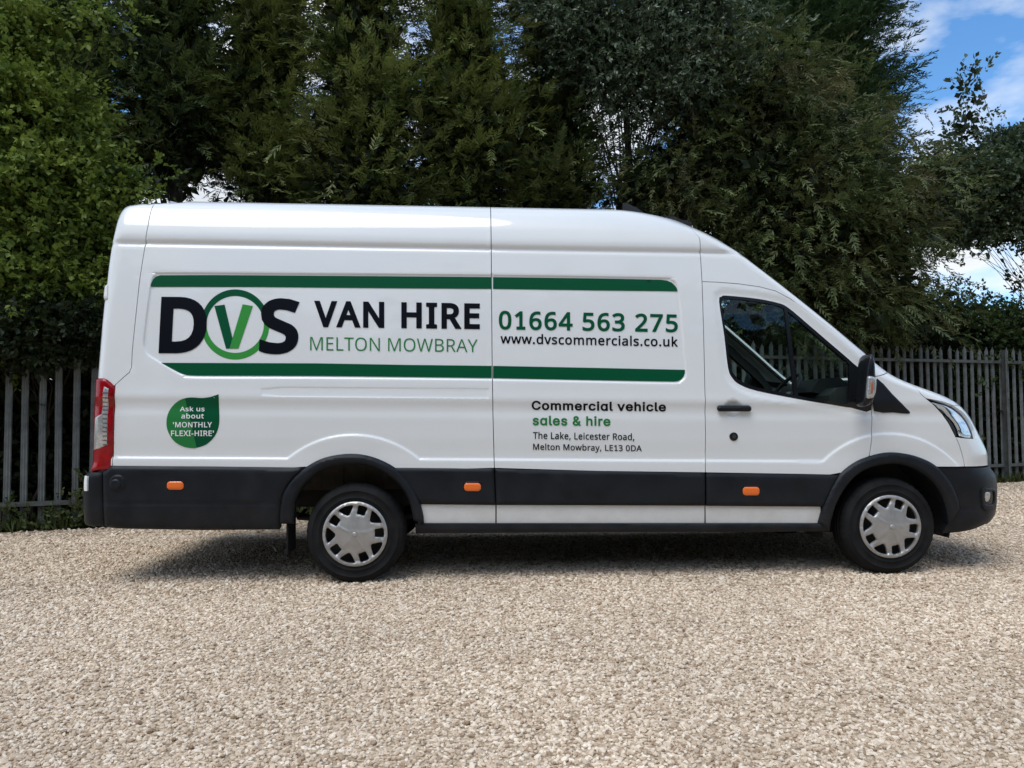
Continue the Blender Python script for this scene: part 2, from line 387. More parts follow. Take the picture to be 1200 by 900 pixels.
def build_ground():
    g = mesh_np('ground', [(-1500, -1500, -0.012), (1500, -1500, -0.012), (1500, 1500, -0.012), (-1500, 1500, -0.012)], [(0, 1, 2, 3)])
    tag(link('ground', g, soil_material()), kind='structure')
    a = fence_pt(-40, 0.12); b = fence_pt(60, 0.12)
    pts = [(a[0], a[1], 0), (-45, -30, 0), (60, -30, 0), (b[0], b[1], 0)]
    tag(link('gravel_yard', mesh_np('gravel_yard', pts, [(0, 1, 2, 3)]), gravel_material()), kind='structure')
    # loose stones, one object, instanced on points
    sm = stone_material(); stones = []
    for k in range(5):
        bm = bmesh.new(); bmesh.ops.create_icosphere(bm, subdivisions=1, radius=1.0)
        ax = [(1.2, .85, .7), (1.0, .95, .8), (1.4, .78, .65), (1.1, 1.0, .66), (1.25, .75, .7)][k]
        for v in bm.verts:
            j = 1 + rng.uniform(-.17, .17); v.co = Vector((v.co.x*ax[0]*j, v.co.y*ax[1]*j, v.co.z*ax[2]*j))
        me = bpy.data.meshes.new('stone'); bm.to_mesh(me); bm.free(); me.materials.append(sm)
        stones.append(bpy.data.objects.new('stone', me))
    P = []; S = []
    def scatter(y0, y1, dens, smin, smax, spread=0.73):
        n = int((y1-y0)*(spread*(y0+y1))*dens); y = y0 + (y1-y0)*rng.random(n)
        x = (rng.random(n)*2-1)*(spread*y1); ok = np.abs(x) < spread*y + 0.2
        n = int(ok.sum()); x, y = x[ok], y[ok]
        off = (np.stack([x, y], 1)-FA)@fnor; ok = off > 0.16
        x, y = x[ok], y[ok]
        s = rng.uniform(smin, smax, len(x))*np.where(rng.random(len(x)) < .12, 1.45, 1)
        P.append(np.stack([x, y, s*rng.uniform(-.1, .55, len(x))], 1)); S.append(s)
    scatter(1.9, 3.4, 6800, .0052, .0100); scatter(3.4, 5.0, 5600, .0054, .0104)
    scatter(5.0, 7.5, 3300, .0064, .0120); scatter(7.5, 13.5, 1000, .009, .016)
    P = np.concatenate(P); S = np.concatenate(S)
    me = bpy.data.meshes.new('gravel_stones'); me.vertices.add(len(P)); me.vertices.foreach_set('co', P.astype(np.float32).ravel())
    at = me.attributes.new('size', 'FLOAT', 'POINT'); at.data.foreach_set('value', S.astype(np.float32))
    o = link('gravel', me, sm); tag(o, kind='stuff')
    ng = bpy.data.node_groups.new('gravel_scatter', 'GeometryNodeTree')
    ng.interface.new_socket('Geometry', in_out='INPUT', socket_type='NodeSocketGeometry')
    ng.interface.new_socket('Geometry', in_out='OUTPUT', socket_type='NodeSocketGeometry')
    gi = ng.nodes.new('NodeGroupInput'); go = ng.nodes.new('NodeGroupOutput')
    jn = ng.nodes.new('GeometryNodeJoinGeometry')
    for s in stones:
        oi = ng.nodes.new('GeometryNodeObjectInfo'); oi.inputs['Object'].default_value = s; oi.inputs['As Instance'].default_value = True
        ng.links.new(oi.outputs['Geometry'], jn.inputs[0])
    ip = ng.nodes.new('GeometryNodeInstanceOnPoints'); ip.inputs['Pick Instance'].default_value = True
    rv = ng.nodes.new('FunctionNodeRandomValue'); rv.data_type = 'FLOAT_VECTOR'
    rv.inputs[0].default_value = (-0.5, -0.5, 0); rv.inputs[1].default_value = (0.5, 0.5, 6.283)
    ri = ng.nodes.new('FunctionNodeRandomValue'); ri.data_type = 'INT'
    ri.inputs[4].default_value = 0; ri.inputs[5].default_value = 4; ri.inputs['Seed'].default_value = 5
    na = ng.nodes.new('GeometryNodeInputNamedAttribute'); na.data_type = 'FLOAT'; na.inputs['Name'].default_value = 'size'
    ng.links.new(gi.outputs[0], ip.inputs['Points']); ng.links.new(jn.outputs[0], ip.inputs['Instance'])
    ng.links.new(ri.outputs[2], ip.inputs['Instance Index']); ng.links.new(rv.outputs[0], ip.inputs['Rotation'])
    ng.links.new(na.outputs[0], ip.inputs['Scale']); ng.links.new(ip.outputs[0], go.inputs[0])
    md = o.modifiers.new('scatter', 'NODES'); md.node_group = ng
build_ground()

# ------------------------------------------------------------------ palisade fence
def build_fence():
    root = bpy.data.objects.new('palisade_fence', None); COL.objects.link(root)
    root.location = (FA[0], FA[1], 0); root.rotation_euler = (0, 0, math.atan2(fdir[1], fdir[0]))
    tag(root, 'galvanised steel palisade fence with pointed pales running behind the van', 'fence')
    w = 0.068; t = 0.004; d = 0.016
    prof = [(-w/2, 0), (-w/2+.008, -d*.9), (-.012, -d*.5), (0, -d), (.012, -d*.5), (w/2-.008, -d*.9), (w/2, 0)]
    def pale_mesh(H, jag):
        n = len(prof); V = []; F = []
        tip = [H-.09, H-.05, H-.035, H, H-.035, H-.05, H-.09]
        for (x, y) in prof: V.append((x, y, 0.04))
        for i, (x, y) in enumerate(prof): V.append((x, y, tip[i]+jag*(i-3)*.002))
        for (x, y) in prof: V.append((x, y+t, 0.04))
        for i, (x, y) in enumerate(prof): V.append((x, y+t, tip[i]+jag*(i-3)*.002))
        for i in range(n-1):
            F += [(i, i+1, n+i+1, n+i), (2*n+i+1, 2*n+i, 3*n+i, 3*n+i+1), (n+i, n+i+1, 3*n+i+1, 3*n+i), (i+1, i, 2*n+i, 2*n+i+1)]
        F += [(0, n, 3*n, 2*n), (n-1, 3*n-1, 4*n-1, 2*n-1)]
        return mesh_np('pale', V, F)
    meshes = [pale_mesh(2.18, 0), pale_mesh(2.17, 1), pale_mesh(2.19, -1)]
    for k in range(-12, 118):
        o = link('pale', meshes[k % 3], M['galv'], root)
        o.location = (k*0.155 + rng.uniform(-.006, .006), 0, rng.uniform(-.022, .018))
        o.rotation_euler = (rng.uniform(-.006, .006), rng.normal(0, .004), rng.uniform(-.08, .08))
    POST0 = 1.64
    for z in (0.27, 1.945):
        for b in range(-2, 6):
            x0 = b*3.0 + POST0
            bm = bmesh.new(); add_box(bm, (0.035, -.060, z-.022), (3.0-.035, -.054, z+.022)); add_box(bm, (.035, -.054, z+.0165), (3.0-.035, -.018, z+.022))
            o = bm_obj('rail', bm, M['rail'], root); o.location = (x0, 0, 0)
    for b in range(-2, 7):
        bm = bmesh.new(); add_box(bm, (-.020, -.118, -.1), (.020, -.112, 2.10)); add_box(bm, (-.022, -.052, -.1), (.022, -.046, 2.14)); add_box(bm, (-.0025, -.112, -.1), (.0025, -.052, 2.14))
        o = bm_obj('post', bm, M['rail'], root); o.location = (b*3.0+POST0, 0, 0)
build_fence()
# ------------------------------------------------------------------ van: body surface
VX, VY, VPHI = -1.08346, 5.30207, 0.042067
RT = 0.343                                   # tyre radius
WB = 3.75                                    # wheelbase
YC = 1.03                                    # half width
RAKE = 0.0155
cF, sF = math.cos(VPHI), math.sin(VPHI)
def to_world(P):
    return np.stack([VX + P[..., 0]*cF - P[..., 1]*sF, VY + P[..., 0]*sF + P[..., 1]*cF, P[..., 2]], -1)
def vproj(P): return project(to_world(P))

prof = np.array([(.26, .075), (.33, .05), (.40, .032), (.52, .020), (.77, .012), (.84, .012), (1.00, .004), (1.10, .004), (1.165, .010), (1.20, .006), (1.24, -.002),
                 (1.30, .004), (1.45, .016), (1.70, .037), (1.95, .062), (2.13, .084), (2.27, .104), (2.300, .109), (2.312, .120), (2.325, .1215), (2.340, .108), (2.36, .108),
                 (2.48, .128), (2.58, .162), (2.64, .200), (2.685, .245), (2.715, .30), (2.737, .37), (2.755, .48), (2.770, .70), (2.776, 1.03)])
TOP0 = 2.4
def pchip(x, y, xi):
    h = np.diff(x); dl = np.diff(y)/h; m = np.zeros(len(x)); m[0] = dl[0]; m[-1] = dl[-1]
    for i in range(1, len(x)-1):
        if dl[i-1]*dl[i] > 0:
            w1 = 2*h[i]+h[i-1]; w2 = h[i]+2*h[i-1]; m[i] = (w1+w2)/(w1/dl[i-1]+w2/dl[i])
    i = np.clip(np.searchsorted(x, xi)-1, 0, len(x)-2); t = (xi-x[i])/h[i]
    return (2*t**3-3*t**2+1)*y[i] + (t**3-2*t**2+t)*h[i]*m[i] + (-2*t**3+3*t**2)*y[i+1] + (t**3-t**2)*h[i]*m[i+1]
def set_profile(dz):
    global zT, yT, vT, VMAX
    p = prof.copy(); k = sstep(2.36, 2.6, p[:, 0]); p[:, 0] += dz*k
    s = np.r_[0, np.cumsum(np.hypot(np.diff(p[:, 0]), np.diff(p[:, 1])))]
    vT = np.linspace(0, s[-1], 1200)
    zT = pchip(s, p[:, 0], vT); yT = pchip(s, p[:, 1], vT); VMAX = s[-1]
set_profile(0.0)
def v_of_z(z): return np.interp(z, zT, vT)
A_FRONT = np.array([(.26, .50), (.80, .55), (.86, .50), (1.05, .50), (1.2, .46), (1.45, .36), (1.6, .24), (2.0, .22), (2.3, .28), (2.5, .42), (2.70, .62), (2.9, .8)])
N_FRONT = np.array([(.26, 2.2), (1.0, 2.2), (1.3, 2.4), (1.6, 3.0), (2.2, 3.0), (2.5, 2.3), (2.9, 2.0)])
AR, BR, LC, LF = 0.10, 0.12, 0.17, 1.0
lev = np.r_[np.linspace(0.0, VMAX*0.999, 160)]
F_lev = np.full(len(lev), 4.7); R_lev = np.full(len(lev), -1.95)
def surf(q, v):
    q = np.asarray(q, float); v = np.asarray(v, float)
    zb = np.interp(v, vT, zT); Y = np.interp(v, vT, yT)
    Fz = np.interp(v, lev, F_lev); Rz = np.interp(v, lev, R_lev)
    a = np.interp(zb, A_FRONT[:, 0], A_FRONT[:, 1]); n = np.interp(zb, N_FRONT[:, 0], N_FRONT[:, 1])
    u1 = Fz-a; r1 = Rz+AR
    th = np.clip((q-u1)/LF, 0, 1)*math.pi/2
    x = np.where(q > u1, u1 + a*np.sin(th), q)
    b = YC-Y
    y = np.where(q > u1, YC - b*np.maximum(np.cos(th), 0)**(2/n), Y)
    br = np.minimum(BR, b)
    tr = np.clip((r1-q)/LC, 0, 1)*math.pi/2
    x = np.where(q < r1, r1 - AR*np.sin(tr), x)
    y = np.where(q < r1, Y + br*(1-np.cos(tr)) + np.maximum(r1-LC-q, 0), y)
    y = np.minimum(y, YC)
    z = zb - RAKE*(x-1.875)
    return np.stack([x, y, z], -1)
def u1_of(v): zb = np.interp(v, vT, zT); return np.interp(v, lev, F_lev) - np.interp(zb, A_FRONT[:, 0], A_FRONT[:, 1])
def qfront(v): return u1_of(v) + LF
def qrear(v):
    Y = np.interp(v, vT, yT); return np.interp(v, lev, R_lev) + AR - LC - np.maximum(YC-Y-BR, 0)

OUT_F = np.array([(560, 241), (700, 244.6), (735, 246.6), (760, 250.5), (790, 257.5), (820, 270), (840, 280), (865, 295.6), (890, 314.5), (915, 333.7), (940, 353.5), (977.5, 383.7),
                  (1013.7, 414.4), (1025, 425), (1035, 433), (1048, 441.5), (1066, 449.4), (1087.5, 457), (1106, 463.7), (1118, 470), (1125, 475), (1135, 486), (1143, 500.5), (1150, 515), (1155, 525), (1157.5, 532), (1158, 546),
                  (1161, 549), (1166, 555), (1168, 561), (1168.7, 572), (1168.3, 590), (1167, 601), (1163, 609), (1154, 617), (1140, 624), (1120, 632)])
OUT_R = np.array([(300, 236), (170, 238.8), (153, 239.6), (146, 243.7), (141, 250.6), (137.5, 260), (133.7, 276), (130, 295), (127, 317.5), (125.3, 335), (122.5, 355), (120, 380), (117, 417), (115, 441), (113, 493), (112, 545),
                  (106, 553), (103, 562), (100.8, 575), (101.5, 600), (103, 615), (106, 640)])
def calibrate():
    """nose and tail lines of the body at each height"""
    global F_lev, R_lev
    q01 = np.linspace(0.0, 1.0, 70)
    lo = np.full(len(lev), 1.0); hi = np.full(len(lev), 5.6)
    for it in range(36):
        mid = (lo+hi)/2; F_lev = mid
        vv = np.repeat(lev[:, None], 70, 1); qq = u1_of(lev)[:, None] + q01*LF
        p = vproj(surf(qq, vv)); ex = (p[..., 0] - np.interp(p[..., 1], OUT_F[:, 1], OUT_F[:, 0])).max(1)
        hi = np.where(ex > 0, mid, hi); lo = np.where(ex > 0, lo, mid)
    F_lev = np.maximum(lo, 2.2)
    lo = np.full(len(lev), -2.6); hi = np.full(len(lev), -0.6)
    for it in range(36):
        mid = (lo+hi)/2; R_lev = mid
        vv = np.repeat(lev[:, None], 70, 1); qq = (R_lev+AR)[:, None] - q01*LC
        p = vproj(surf(qq, vv)); ex = (np.interp(p[..., 1], OUT_R[:, 1], OUT_R[:, 0]) - p[..., 0]).max(1)
        lo = np.where(ex > 0, mid, lo); hi = np.where(ex > 0, hi, mid)
    R_lev = np.minimum(hi, -1.35)
    k = np.array([.25, .5, .25])
    for arr in (F_lev, R_lev):
        arr[1:-1] = np.convolve(arr, k, 'valid')
# roof height from the line of the roof over the side panel
best = min(np.linspace(-.15, .15, 121), key=lambda d: (set_profile(d), abs(vproj(surf(np.full(400, 1.0), np.linspace(VMAX*.6, VMAX, 400)))[:, 1].min() - 242.8))[1])
set_profile(best); lev = np.linspace(0.0, VMAX*0.999, 160)
calibrate()

def locate(pts):
    """(q, v) on the body skin under the given view points"""
    T = np.asarray(pts, float).reshape(-1, 2)
    d = ray(T[:, 0], T[:, 1]); o = np.array([0, 0, CAM_H])
    # plane y_van = 0.05
    nrm = np.array([-sF, cF, 0]); c = (np.array([VX, VY, 0])@nrm) + 0.05
    t = (c - o@nrm)/(d@nrm); W = o + d*t[:, None]
    q = (W[:, 0]-VX)*cF + (W[:, 1]-VY)*sF; v = v_of_z(np.clip(W[:, 2] + RAKE*(q-1.875), .27, 2.6))
    e = 1e-4
    for it in range(60):
        p = vproj(surf(q, v)); r = T - p
        jq = (vproj(surf(q+e, v))-vproj(surf(q-e, v)))/(2*e); jv = (vproj(surf(q, v+e))-vproj(surf(q, v-e)))/(2*e)
        a, b, c_, d_ = jq[:, 0], jv[:, 0], jq[:, 1], jv[:, 1]
        det = a*d_-b*c_; det = np.where(np.abs(det) < 500, 500*np.sign(det+1e-9), det)
        dq = (d_*r[:, 0]-b*r[:, 1])/det; dv = (-c_*r[:, 0]+a*r[:, 1])/det
        q = np.clip(q + np.clip(dq, -.06, .06), -3.2, 5.8); v = np.clip(v + np.clip(dv, -.06, .06), 0, VMAX)
    return np.stack([q, v], -1)
def normal(q, v):
    e = 1e-3
    a = surf(q+e, v)-surf(q-e, v); b = surf(q, np.minimum(v+e, VMAX))-surf(q, np.maximum(v-e, 0))
    n = np.cross(a, b); L = np.linalg.norm(n, axis=-1, keepdims=True)
    return n/np.maximum(L, 1e-9)

# pressed-in shapes of the side
RECESS = locate(cr([(176.5, 330), (172.5, 355), (168.7, 386), (167.3, 401), (168.3, 408.5), (173, 416.5), (187.5, 426), (202.5, 435), (214, 440.8), (228, 443.3), (380, 443.8), (577, 446), (700, 448.3), (786, 450), (799, 447.6), (805, 438), (802.5, 410), (799, 365),
                    (796.5, 345), (793, 332), (787, 327), (777, 324.8), (577, 321.5), (380, 320), (190, 318.8), (181.5, 321.5)], 4, True))
SWAGE = locate([(305, 455), (330, 452.6), (574, 454.5), (574, 467.5), (330, 465.5), (305, 464)])
C_REAR = locate([(416, 626)])[0]; C_FRONT = locate([(1041, 618)])[0]
V_LINE = locate([(250, 537.5)])[0][1]
WIN = locate(cr([(843, 353), (846, 347.3), (852, 346), (887.5, 349.6), (912, 354.6), (924, 360), (945, 377.5), (973.8, 402.3), (1000, 425), (1019, 445), (1022, 480.8), (998.7, 478.2), (983, 476), (933.5, 467.2), (887.5, 458), (868, 451), (859, 443.5), (853.5, 431), (849, 393)], 3, True))
HANDLE_C = locate([(859, 478.5)])[0]
def relief(P):
    h = np.zeros(len(P))
    h -= .0095*sstep(0, .012, sdist(P, RECESS))
    h -= .0035*sstep(0, .012, sdist(P, SWAGE))
    dr = np.hypot(P[:, 0]-C_REAR[0], P[:, 1]-C_REAR[1]); df = np.hypot(P[:, 0]-C_FRONT[0], P[:, 1]-C_FRONT[1])
    side = np.where(P[:, 0] > C_FRONT[0], 1e3, P[:, 1]-V_LINE)
    s = np.minimum(np.minimum(dr-.69, df-.665), side); h += .011*(1-sstep(-.006, .016, s))
    h -= .007*sstep(-.055, -.012, sdist(P, WIN))
    h -= .022*(1-sstep(.030, .066, np.hypot(P[:, 0]-HANDLE_C[0], P[:, 1]-HANDLE_C[1])))
    return h

def feature_points():
    F = []
    for d in (-.001, .004, .008, .013): F.append(densify(inset(RECESS, d), .011))
    for d in (-.001, .004, .008, .013): F.append(densify(inset(SWAGE, d), .010))
    for C, r0 in ((C_REAR, .69), (C_FRONT, .665)):
        for d in (-.007, .001, .009, .017):
            a = np.arange(R(5), R(175), .011/r0); p = np.stack([C[0]+(r0+d)*np.cos(a), C[1]+(r0+d)*np.sin(a)], -1); F.append(p[p[:, 1] > V_LINE-.01])
    for d in (-.007, .001, .009, .017):
        x = np.arange(-1.6, 3.1, .012); p = np.stack([x, np.full(len(x), V_LINE+d)], -1)
        F.append(p[(np.abs(x-C_REAR[0]) > .44) & (np.abs(x-C_FRONT[0]) > .42)])
    for d in (-.056, -.034, -.012): F.append(densify(inset(WIN, d), .014))
    a = np.linspace(0, 2*np.pi, 36, endpoint=False)
    for r in (.03, .048, .066): F.append(np.stack([HANDLE_C[0]+r*np.cos(a), HANDLE_C[1]+r*np.sin(a)], -1))
    return np.concatenate(F)
FEATURES = feature_points()

van = bpy.data.objects.new('panel_van', None); COL.objects.link(van)
van.location = (VX, VY, 0); van.rotation_euler = (0, 0, VPHI)
tag(van, 'long white high-roof panel van with green hire lettering parked side-on on gravel', 'van')

def panel(name, outer, material, holes=(), lift=0.0, pillow=None, step=0.02, flange=0.02, gap=0.0026, parent=None, use_relief=True, mirror=False, groove=None, flat=False, far_parent=None):
    """a skin panel cut from the body surface; outer / holes are (q, v) outlines"""
    outer = clean(np.asarray(outer, float))
    if gap: outer = inset(outer, gap)
    P, T, loops = cdt_fill(outer, holes, step, FEATURES if use_relief else None)
    off = np.full(len(P), lift)
    if use_relief: off = off + relief(P)
    if pillow:
        d = bdist(P, [(outer, True)] + [(np.asarray(h), True) for h in holes]); hgt, wid = pillow
        t = np.clip(d/wid, 0, 1); off = off + hgt*(np.sqrt(np.clip(1-(1-t)**2, 0, 1))-1)
    if groove is not None:
        for line, dep, wid in groove: off = off - dep*(1-sstep(0, wid, bdist(P, [(line, False)])))
    N = normal(P[:, 0], P[:, 1]); X = surf(P[:, 0], P[:, 1]) + N*off[:, None]
    a, b, c = X[T[:, 0]], X[T[:, 1]], X[T[:, 2]]
    fl = (np.cross(b-a, c-a)*N[T[:, 0]]).sum(1) < 0
    T = np.where(fl[:, None], T[:, ::-1], T)
    V = [X]; F = [T]; base = len(X)
    if flange > 0:
        for k, lp in enumerate(loops):
            lp = np.array(lp); n = len(lp); A = X[lp]; B = A - N[lp]*flange
            V += [A, B]; i = np.arange(n); j = (i+1) % n
            Q = np.concatenate([np.stack([base+i, base+j, base+n+j], 1), np.stack([base+i, base+n+j, base+n+i], 1)])
            F.append(Q); base += 2*n
    V = np.concatenate(V); F = np.concatenate(F)
    NV = area_normals(V, F)
    me = mesh_np(name, V, F, not flat, NV); me.materials.append(material)
    o = link(name, me, None, parent or van)
    if mirror:
        V2 = V.copy(); V2[:, 1] = 2*YC - V2[:, 1]
        me2 = mesh_np(name, V2, F[:, ::-1].copy(), not flat, NV*np.array([1, -1, 1])); me2.materials.append(material)
        far = link(name, me2, None, far_parent or van)
        return o, far
    return o

L = locate
def col(q0, v0, v1, n=12, fn=None):
    vv = np.linspace(v0, v1, n); return np.stack([fn(vv) if fn else np.full(n, q0), vv], -1)
def vpx(x, y): return L([(x, y)])[0][1]

SEAM_R = [(180, 240), (173.7, 263.7), (171, 282.5), (168, 300), (164, 326), (160, 362), (157.5, 386), (155, 411), (154.2, 430), (151.5, 436.5), (146, 441), (135, 451), (133.5, 500), (132.5, 546)]
SEAM_M = [(576.7, 244), (576.7, 300), (576.7, 420), (577.7, 487), (579.3, 548.5)]
SEAM_B = [(821, 290), (821.9, 305), (822.7, 330)]
SEAM_D = [(822.7, 330), (825, 407), (826, 453), (826.7, 520), (826, 553.7)]
DOOR_TOP = [(822.7, 330), (840, 330.6), (865, 332.5), (890, 336), (909, 341), (925, 349.5), (940, 360), (977, 388), (1012, 418)]
def up(qv): return np.array([[qv[0], VMAX]])
sR_, sM_, sB_ = L(SEAM_R), L(SEAM_M), L(SEAM_B)
sB_[:, 0] = sB_[-1, 0]; sM_[:2, 0] = sM_[2, 0]
# ---- rear door (white corner)
vb = sR_[-1][1]
rear = np.concatenate([up(sR_[0]), sR_, col(0, vb, VMAX, 40, qrear)])
panel('rear_door', rear, M['paint'], mirror=True)
# ---- wheel-arch curves
ARCH_R_OUT = cr([(327.5, 613), (328.5, 600), (331.5, 580), (343, 561), (361, 546), (382, 535.8), (410.6, 531.5), (437, 535.3), (463.5, 548), (480.5, 566), (491, 585), (496, 603), (497, 613)], 4)
ARCH_R_IN = cr([(345, 613), (345.3, 597), (347, 586), (357, 568), (376.7, 551.7), (401, 545), (425.8, 544.8), (448, 552.7), (467, 567), (478.6, 585), (484, 605), (486, 623)], 4)
ARCH_F_OUT = cr([(958, 612.5), (966, 586), (980, 559), (998, 543), (1018, 534.2), (1040, 529.8), (1064, 532.2), (1084, 539), (1098, 548), (1112, 564.5), (1120.5, 583), (1123, 596)], 4)
ARCH_F_IN = cr([(971, 622), (974, 606), (980, 588), (992, 568), (1008, 553), (1030, 545), (1052, 543.6), (1072, 550), (1090, 563), (1102, 580), (1108, 598), (1110, 614)], 4)
def toward(c, pts, f): return np.asarray(c) + (np.asarray(pts)-np.asarray(c))*f
ar_mid = toward((412, 622), ARCH_R_OUT, .955); ar_mid = ar_mid[(ar_mid[:, 1] < 549)]
af_mid = toward((1041, 617), ARCH_F_OUT, .955)
# ---- side panels
side1 = np.concatenate([up(sR_[0]), sR_, L([(250, 547), (345, 548)]), L(ar_mid), L([(470, 549), (540, 549.5)]), sM_[::-1], up(sM_[0])])
side_rear = panel('side_panel', side1, M['paint'], mirror=True, step=.017)[0]
side2 = np.concatenate([up(sM_[0]), sM_, L([(700, 552)]), L(SEAM_D)[::-1], sB_[::-1][1:], up(sB_[0])])
side_front = panel('side_panel', side2, M['paint'], mirror=True, step=.017)[0]
# ---- cab roof and screen pillars
dt = L(DOOR_TOP)
v_hdr, v_sc = v_of_z(2.22), vpx(1035, 434.5)
qpil = lambda vv: u1_of(vv) + 0.40
pil_in = col(0, v_hdr, v_sc, 14, qpil)
dpost = L([(1012, 418), (1019, 427.5), (1026, 441)])
cab = np.concatenate([up(sB_[0]), sB_, dt[1:], dpost[1:], np.array([[qpil(v_sc), v_sc]]), pil_in[::-1], np.array([[qfront(v_hdr), v_hdr]]), col(0, v_hdr+.02, VMAX, 16, qfront)])
panel('cab_roof', cab, M['paint'], mirror=True)
panel('headlining', cab, M['trim_dark'], lift=-.045, flange=0, mirror=True, use_relief=False, step=.05)
pv = np.linspace(v_sc+.03, v_hdr-.02, 20)
pt = np.concatenate([np.stack([qpil(pv)-.005, pv], -1), np.stack([qpil(pv)-.30, pv], -1)[::-1]])
panel('pillar_trim', pt, M['trim_light'], lift=-.055, flange=0, mirror=True, use_relief=False, step=.05)
screen = np.concatenate([pil_in, col(0, v_sc, v_hdr, 14, qfront)])
panel('windscreen', screen, M['screen_glass'], lift=-.006, flange=0, mirror=True, step=.06, use_relief=False)
# ---- cab door
DOOR_F = [(1026, 441), (1023.5, 460), (1022, 482), (1021, 510), (1018, 533)]
door_low = L([(972, 556.3), (940, 555.6), (880, 554.6)])
af_l = af_mid[(af_mid[:, 0] < 1017) & (af_mid[:, 1] < 556.5)]
door = np.concatenate([dt, dpost[1:], L(DOOR_F)[1:], L(af_l)[::-1], door_low, L(SEAM_D)[::-1][:-1]])
cab_door, far_door = panel('cab_door', door, M['paint'], holes=[WIN], mirror=True, step=.016)
panel('door_lining', door, M['trim_dark'], holes=[inset(WIN, .012)], lift=-.07, flange=0, mirror=True, use_relief=False, step=.05, parent=cab_door, far_parent=far_door)
GLASS = L(cr([(846, 356), (848.5, 350.5), (853, 349.4), (887, 353), (911, 357.7), (922, 363), (943, 380.5), (972, 405), (994, 424), (996, 434), (996, 470), (989, 473.5), (978, 471.5), (933.5, 463), (889, 454), (871, 447.5), (862, 440), (856.5, 428), (852, 393)], 3, True))
panel('window_seal', WIN, M['gloss_black'], holes=[GLASS], lift=-.010, gap=0.0, flange=.03, use_relief=False, mirror=True, parent=cab_door, far_parent=far_door)
panel('window_glass', GLASS, M['door_glass'], lift=-.020, gap=-.003, flange=0, use_relief=False, mirror=True, step=.05, parent=cab_door, far_parent=far_door)
panel('window_divider', L([(919.5, 361), (923.5, 362.5), (936.5, 464.6), (931.5, 463.5)]), M['gloss_black'], lift=-.010, gap=0, use_relief=False, mirror=True, parent=cab_door, far_parent=far_door)
# ---- front wing, bonnet, nose
q_b = lambda vv: u1_of(vv) + 0.42
wing_edge = [(1070, 452.8), (1079, 461.5), (1085, 467), (1095, 475), (1104, 485), (1112.5, 497.5), (1120, 512.2), (1124, 521), (1127.5, 532.5), (1130.6, 547)]
af_r = af_mid[(af_mid[:, 0] > 1018) & (af_mid[:, 1] < 548)]
wing = np.concatenate([np.array([[qpil(v_sc), v_sc]]), L(wing_edge), L([(1098, 547)]), L(af_r)[::-1], L(DOOR_F)[::-1]])
panel('front_wing', wing, M['paint'], mirror=True, step=.016)
v_bn = vpx(1122, 477.5)
bonnet = np.concatenate([np.array([[qpil(v_sc), v_sc]]), L([(1070, 452.8), (1079, 461.5), (1085, 467), (1106, 471), (1117, 475)]), np.array([[qfront(v_bn), v_bn]]), col(0, v_bn+.01, v_sc, 10, qfront)])
panel('bonnet', bonnet, M['paint'], mirror=True, use_relief=False)
HEAD = L(cr([(1085.5, 467.3), (1106, 470.6), (1119, 476), (1129, 483.5), (1136.5, 493), (1141.5, 503.5), (1144, 514.3), (1132, 513.6), (1120, 512), (1112.5, 497.5), (1104, 485), (1095, 475)], 2, True))
v_hb = vpx(1120, 512); v_bt = vpx(1130, 547)
qg = lambda vv: u1_of(vv) + 0.60
head_hi = L([(1117, 475), (1129, 483.5), (1136.5, 493), (1141.5, 503.5), (1144, 514.3), (1132, 513.6), (1120, 512)])
nose = np.concatenate([head_hi, L([(1124, 521), (1127.5, 532.5), (1130.6, 547)]), np.array([[qg(v_bt), v_bt]]), col(0, v_bt, v_bn, 8, qg)])
panel('nose_panel', nose, M['paint'], mirror=True, use_relief=False)
grille = np.concatenate([col(0, v_bn, v_bt, 8, qg), col(0, v_bt, v_bn, 8, qfront)])
panel('grille', grille, M['gloss_black'], mirror=True, use_relief=False, lift=-.01)
hl, hl_far = panel('headlight', HEAD, M['gloss_black'], lift=-.028, gap=.001, flange=.01, use_relief=False, mirror=True)
panel('reflector', L(cr([(1094, 471.2), (1106, 472.6), (1119, 477.6), (1128.6, 485.5), (1135.6, 495), (1140, 505), (1141.4, 511.8), (1128, 510.8), (1125.5, 503), (1119.5, 492.5), (1111, 485), (1103, 480), (1098, 476)], 2, True)), M['chrome'], lift=-.016, pillow=(.012, .03), step=.008, flange=.01, gap=0, use_relief=False, mirror=True, parent=hl, far_parent=hl_far)
panel('lamp_surround', L(cr([(1109, 486), (1117, 493.5), (1122.5, 503), (1124, 510), (1121.5, 509.5), (1114, 497.5)], 2, True)), M['steel'], lift=-.02, pillow=(.008, .02), step=.008, gap=0, use_relief=False, parent=hl)
panel('lens', HEAD, M['lamp_glass'], lift=.0, gap=.0015, flange=.0, use_relief=False, mirror=True, parent=hl, far_parent=hl_far)
panel('quarter_trim', L(cr([(1027.5, 443.5), (1045, 461.5), (1062, 478.5), (1066, 483), (1063.5, 484.8), (1046.7, 483.3), (1024.5, 481.8), (1025, 462)], 2, True)), M['plastic'], lift=.011, pillow=(.006, .014), step=.012, gap=.0, use_relief=False, mirror=True)
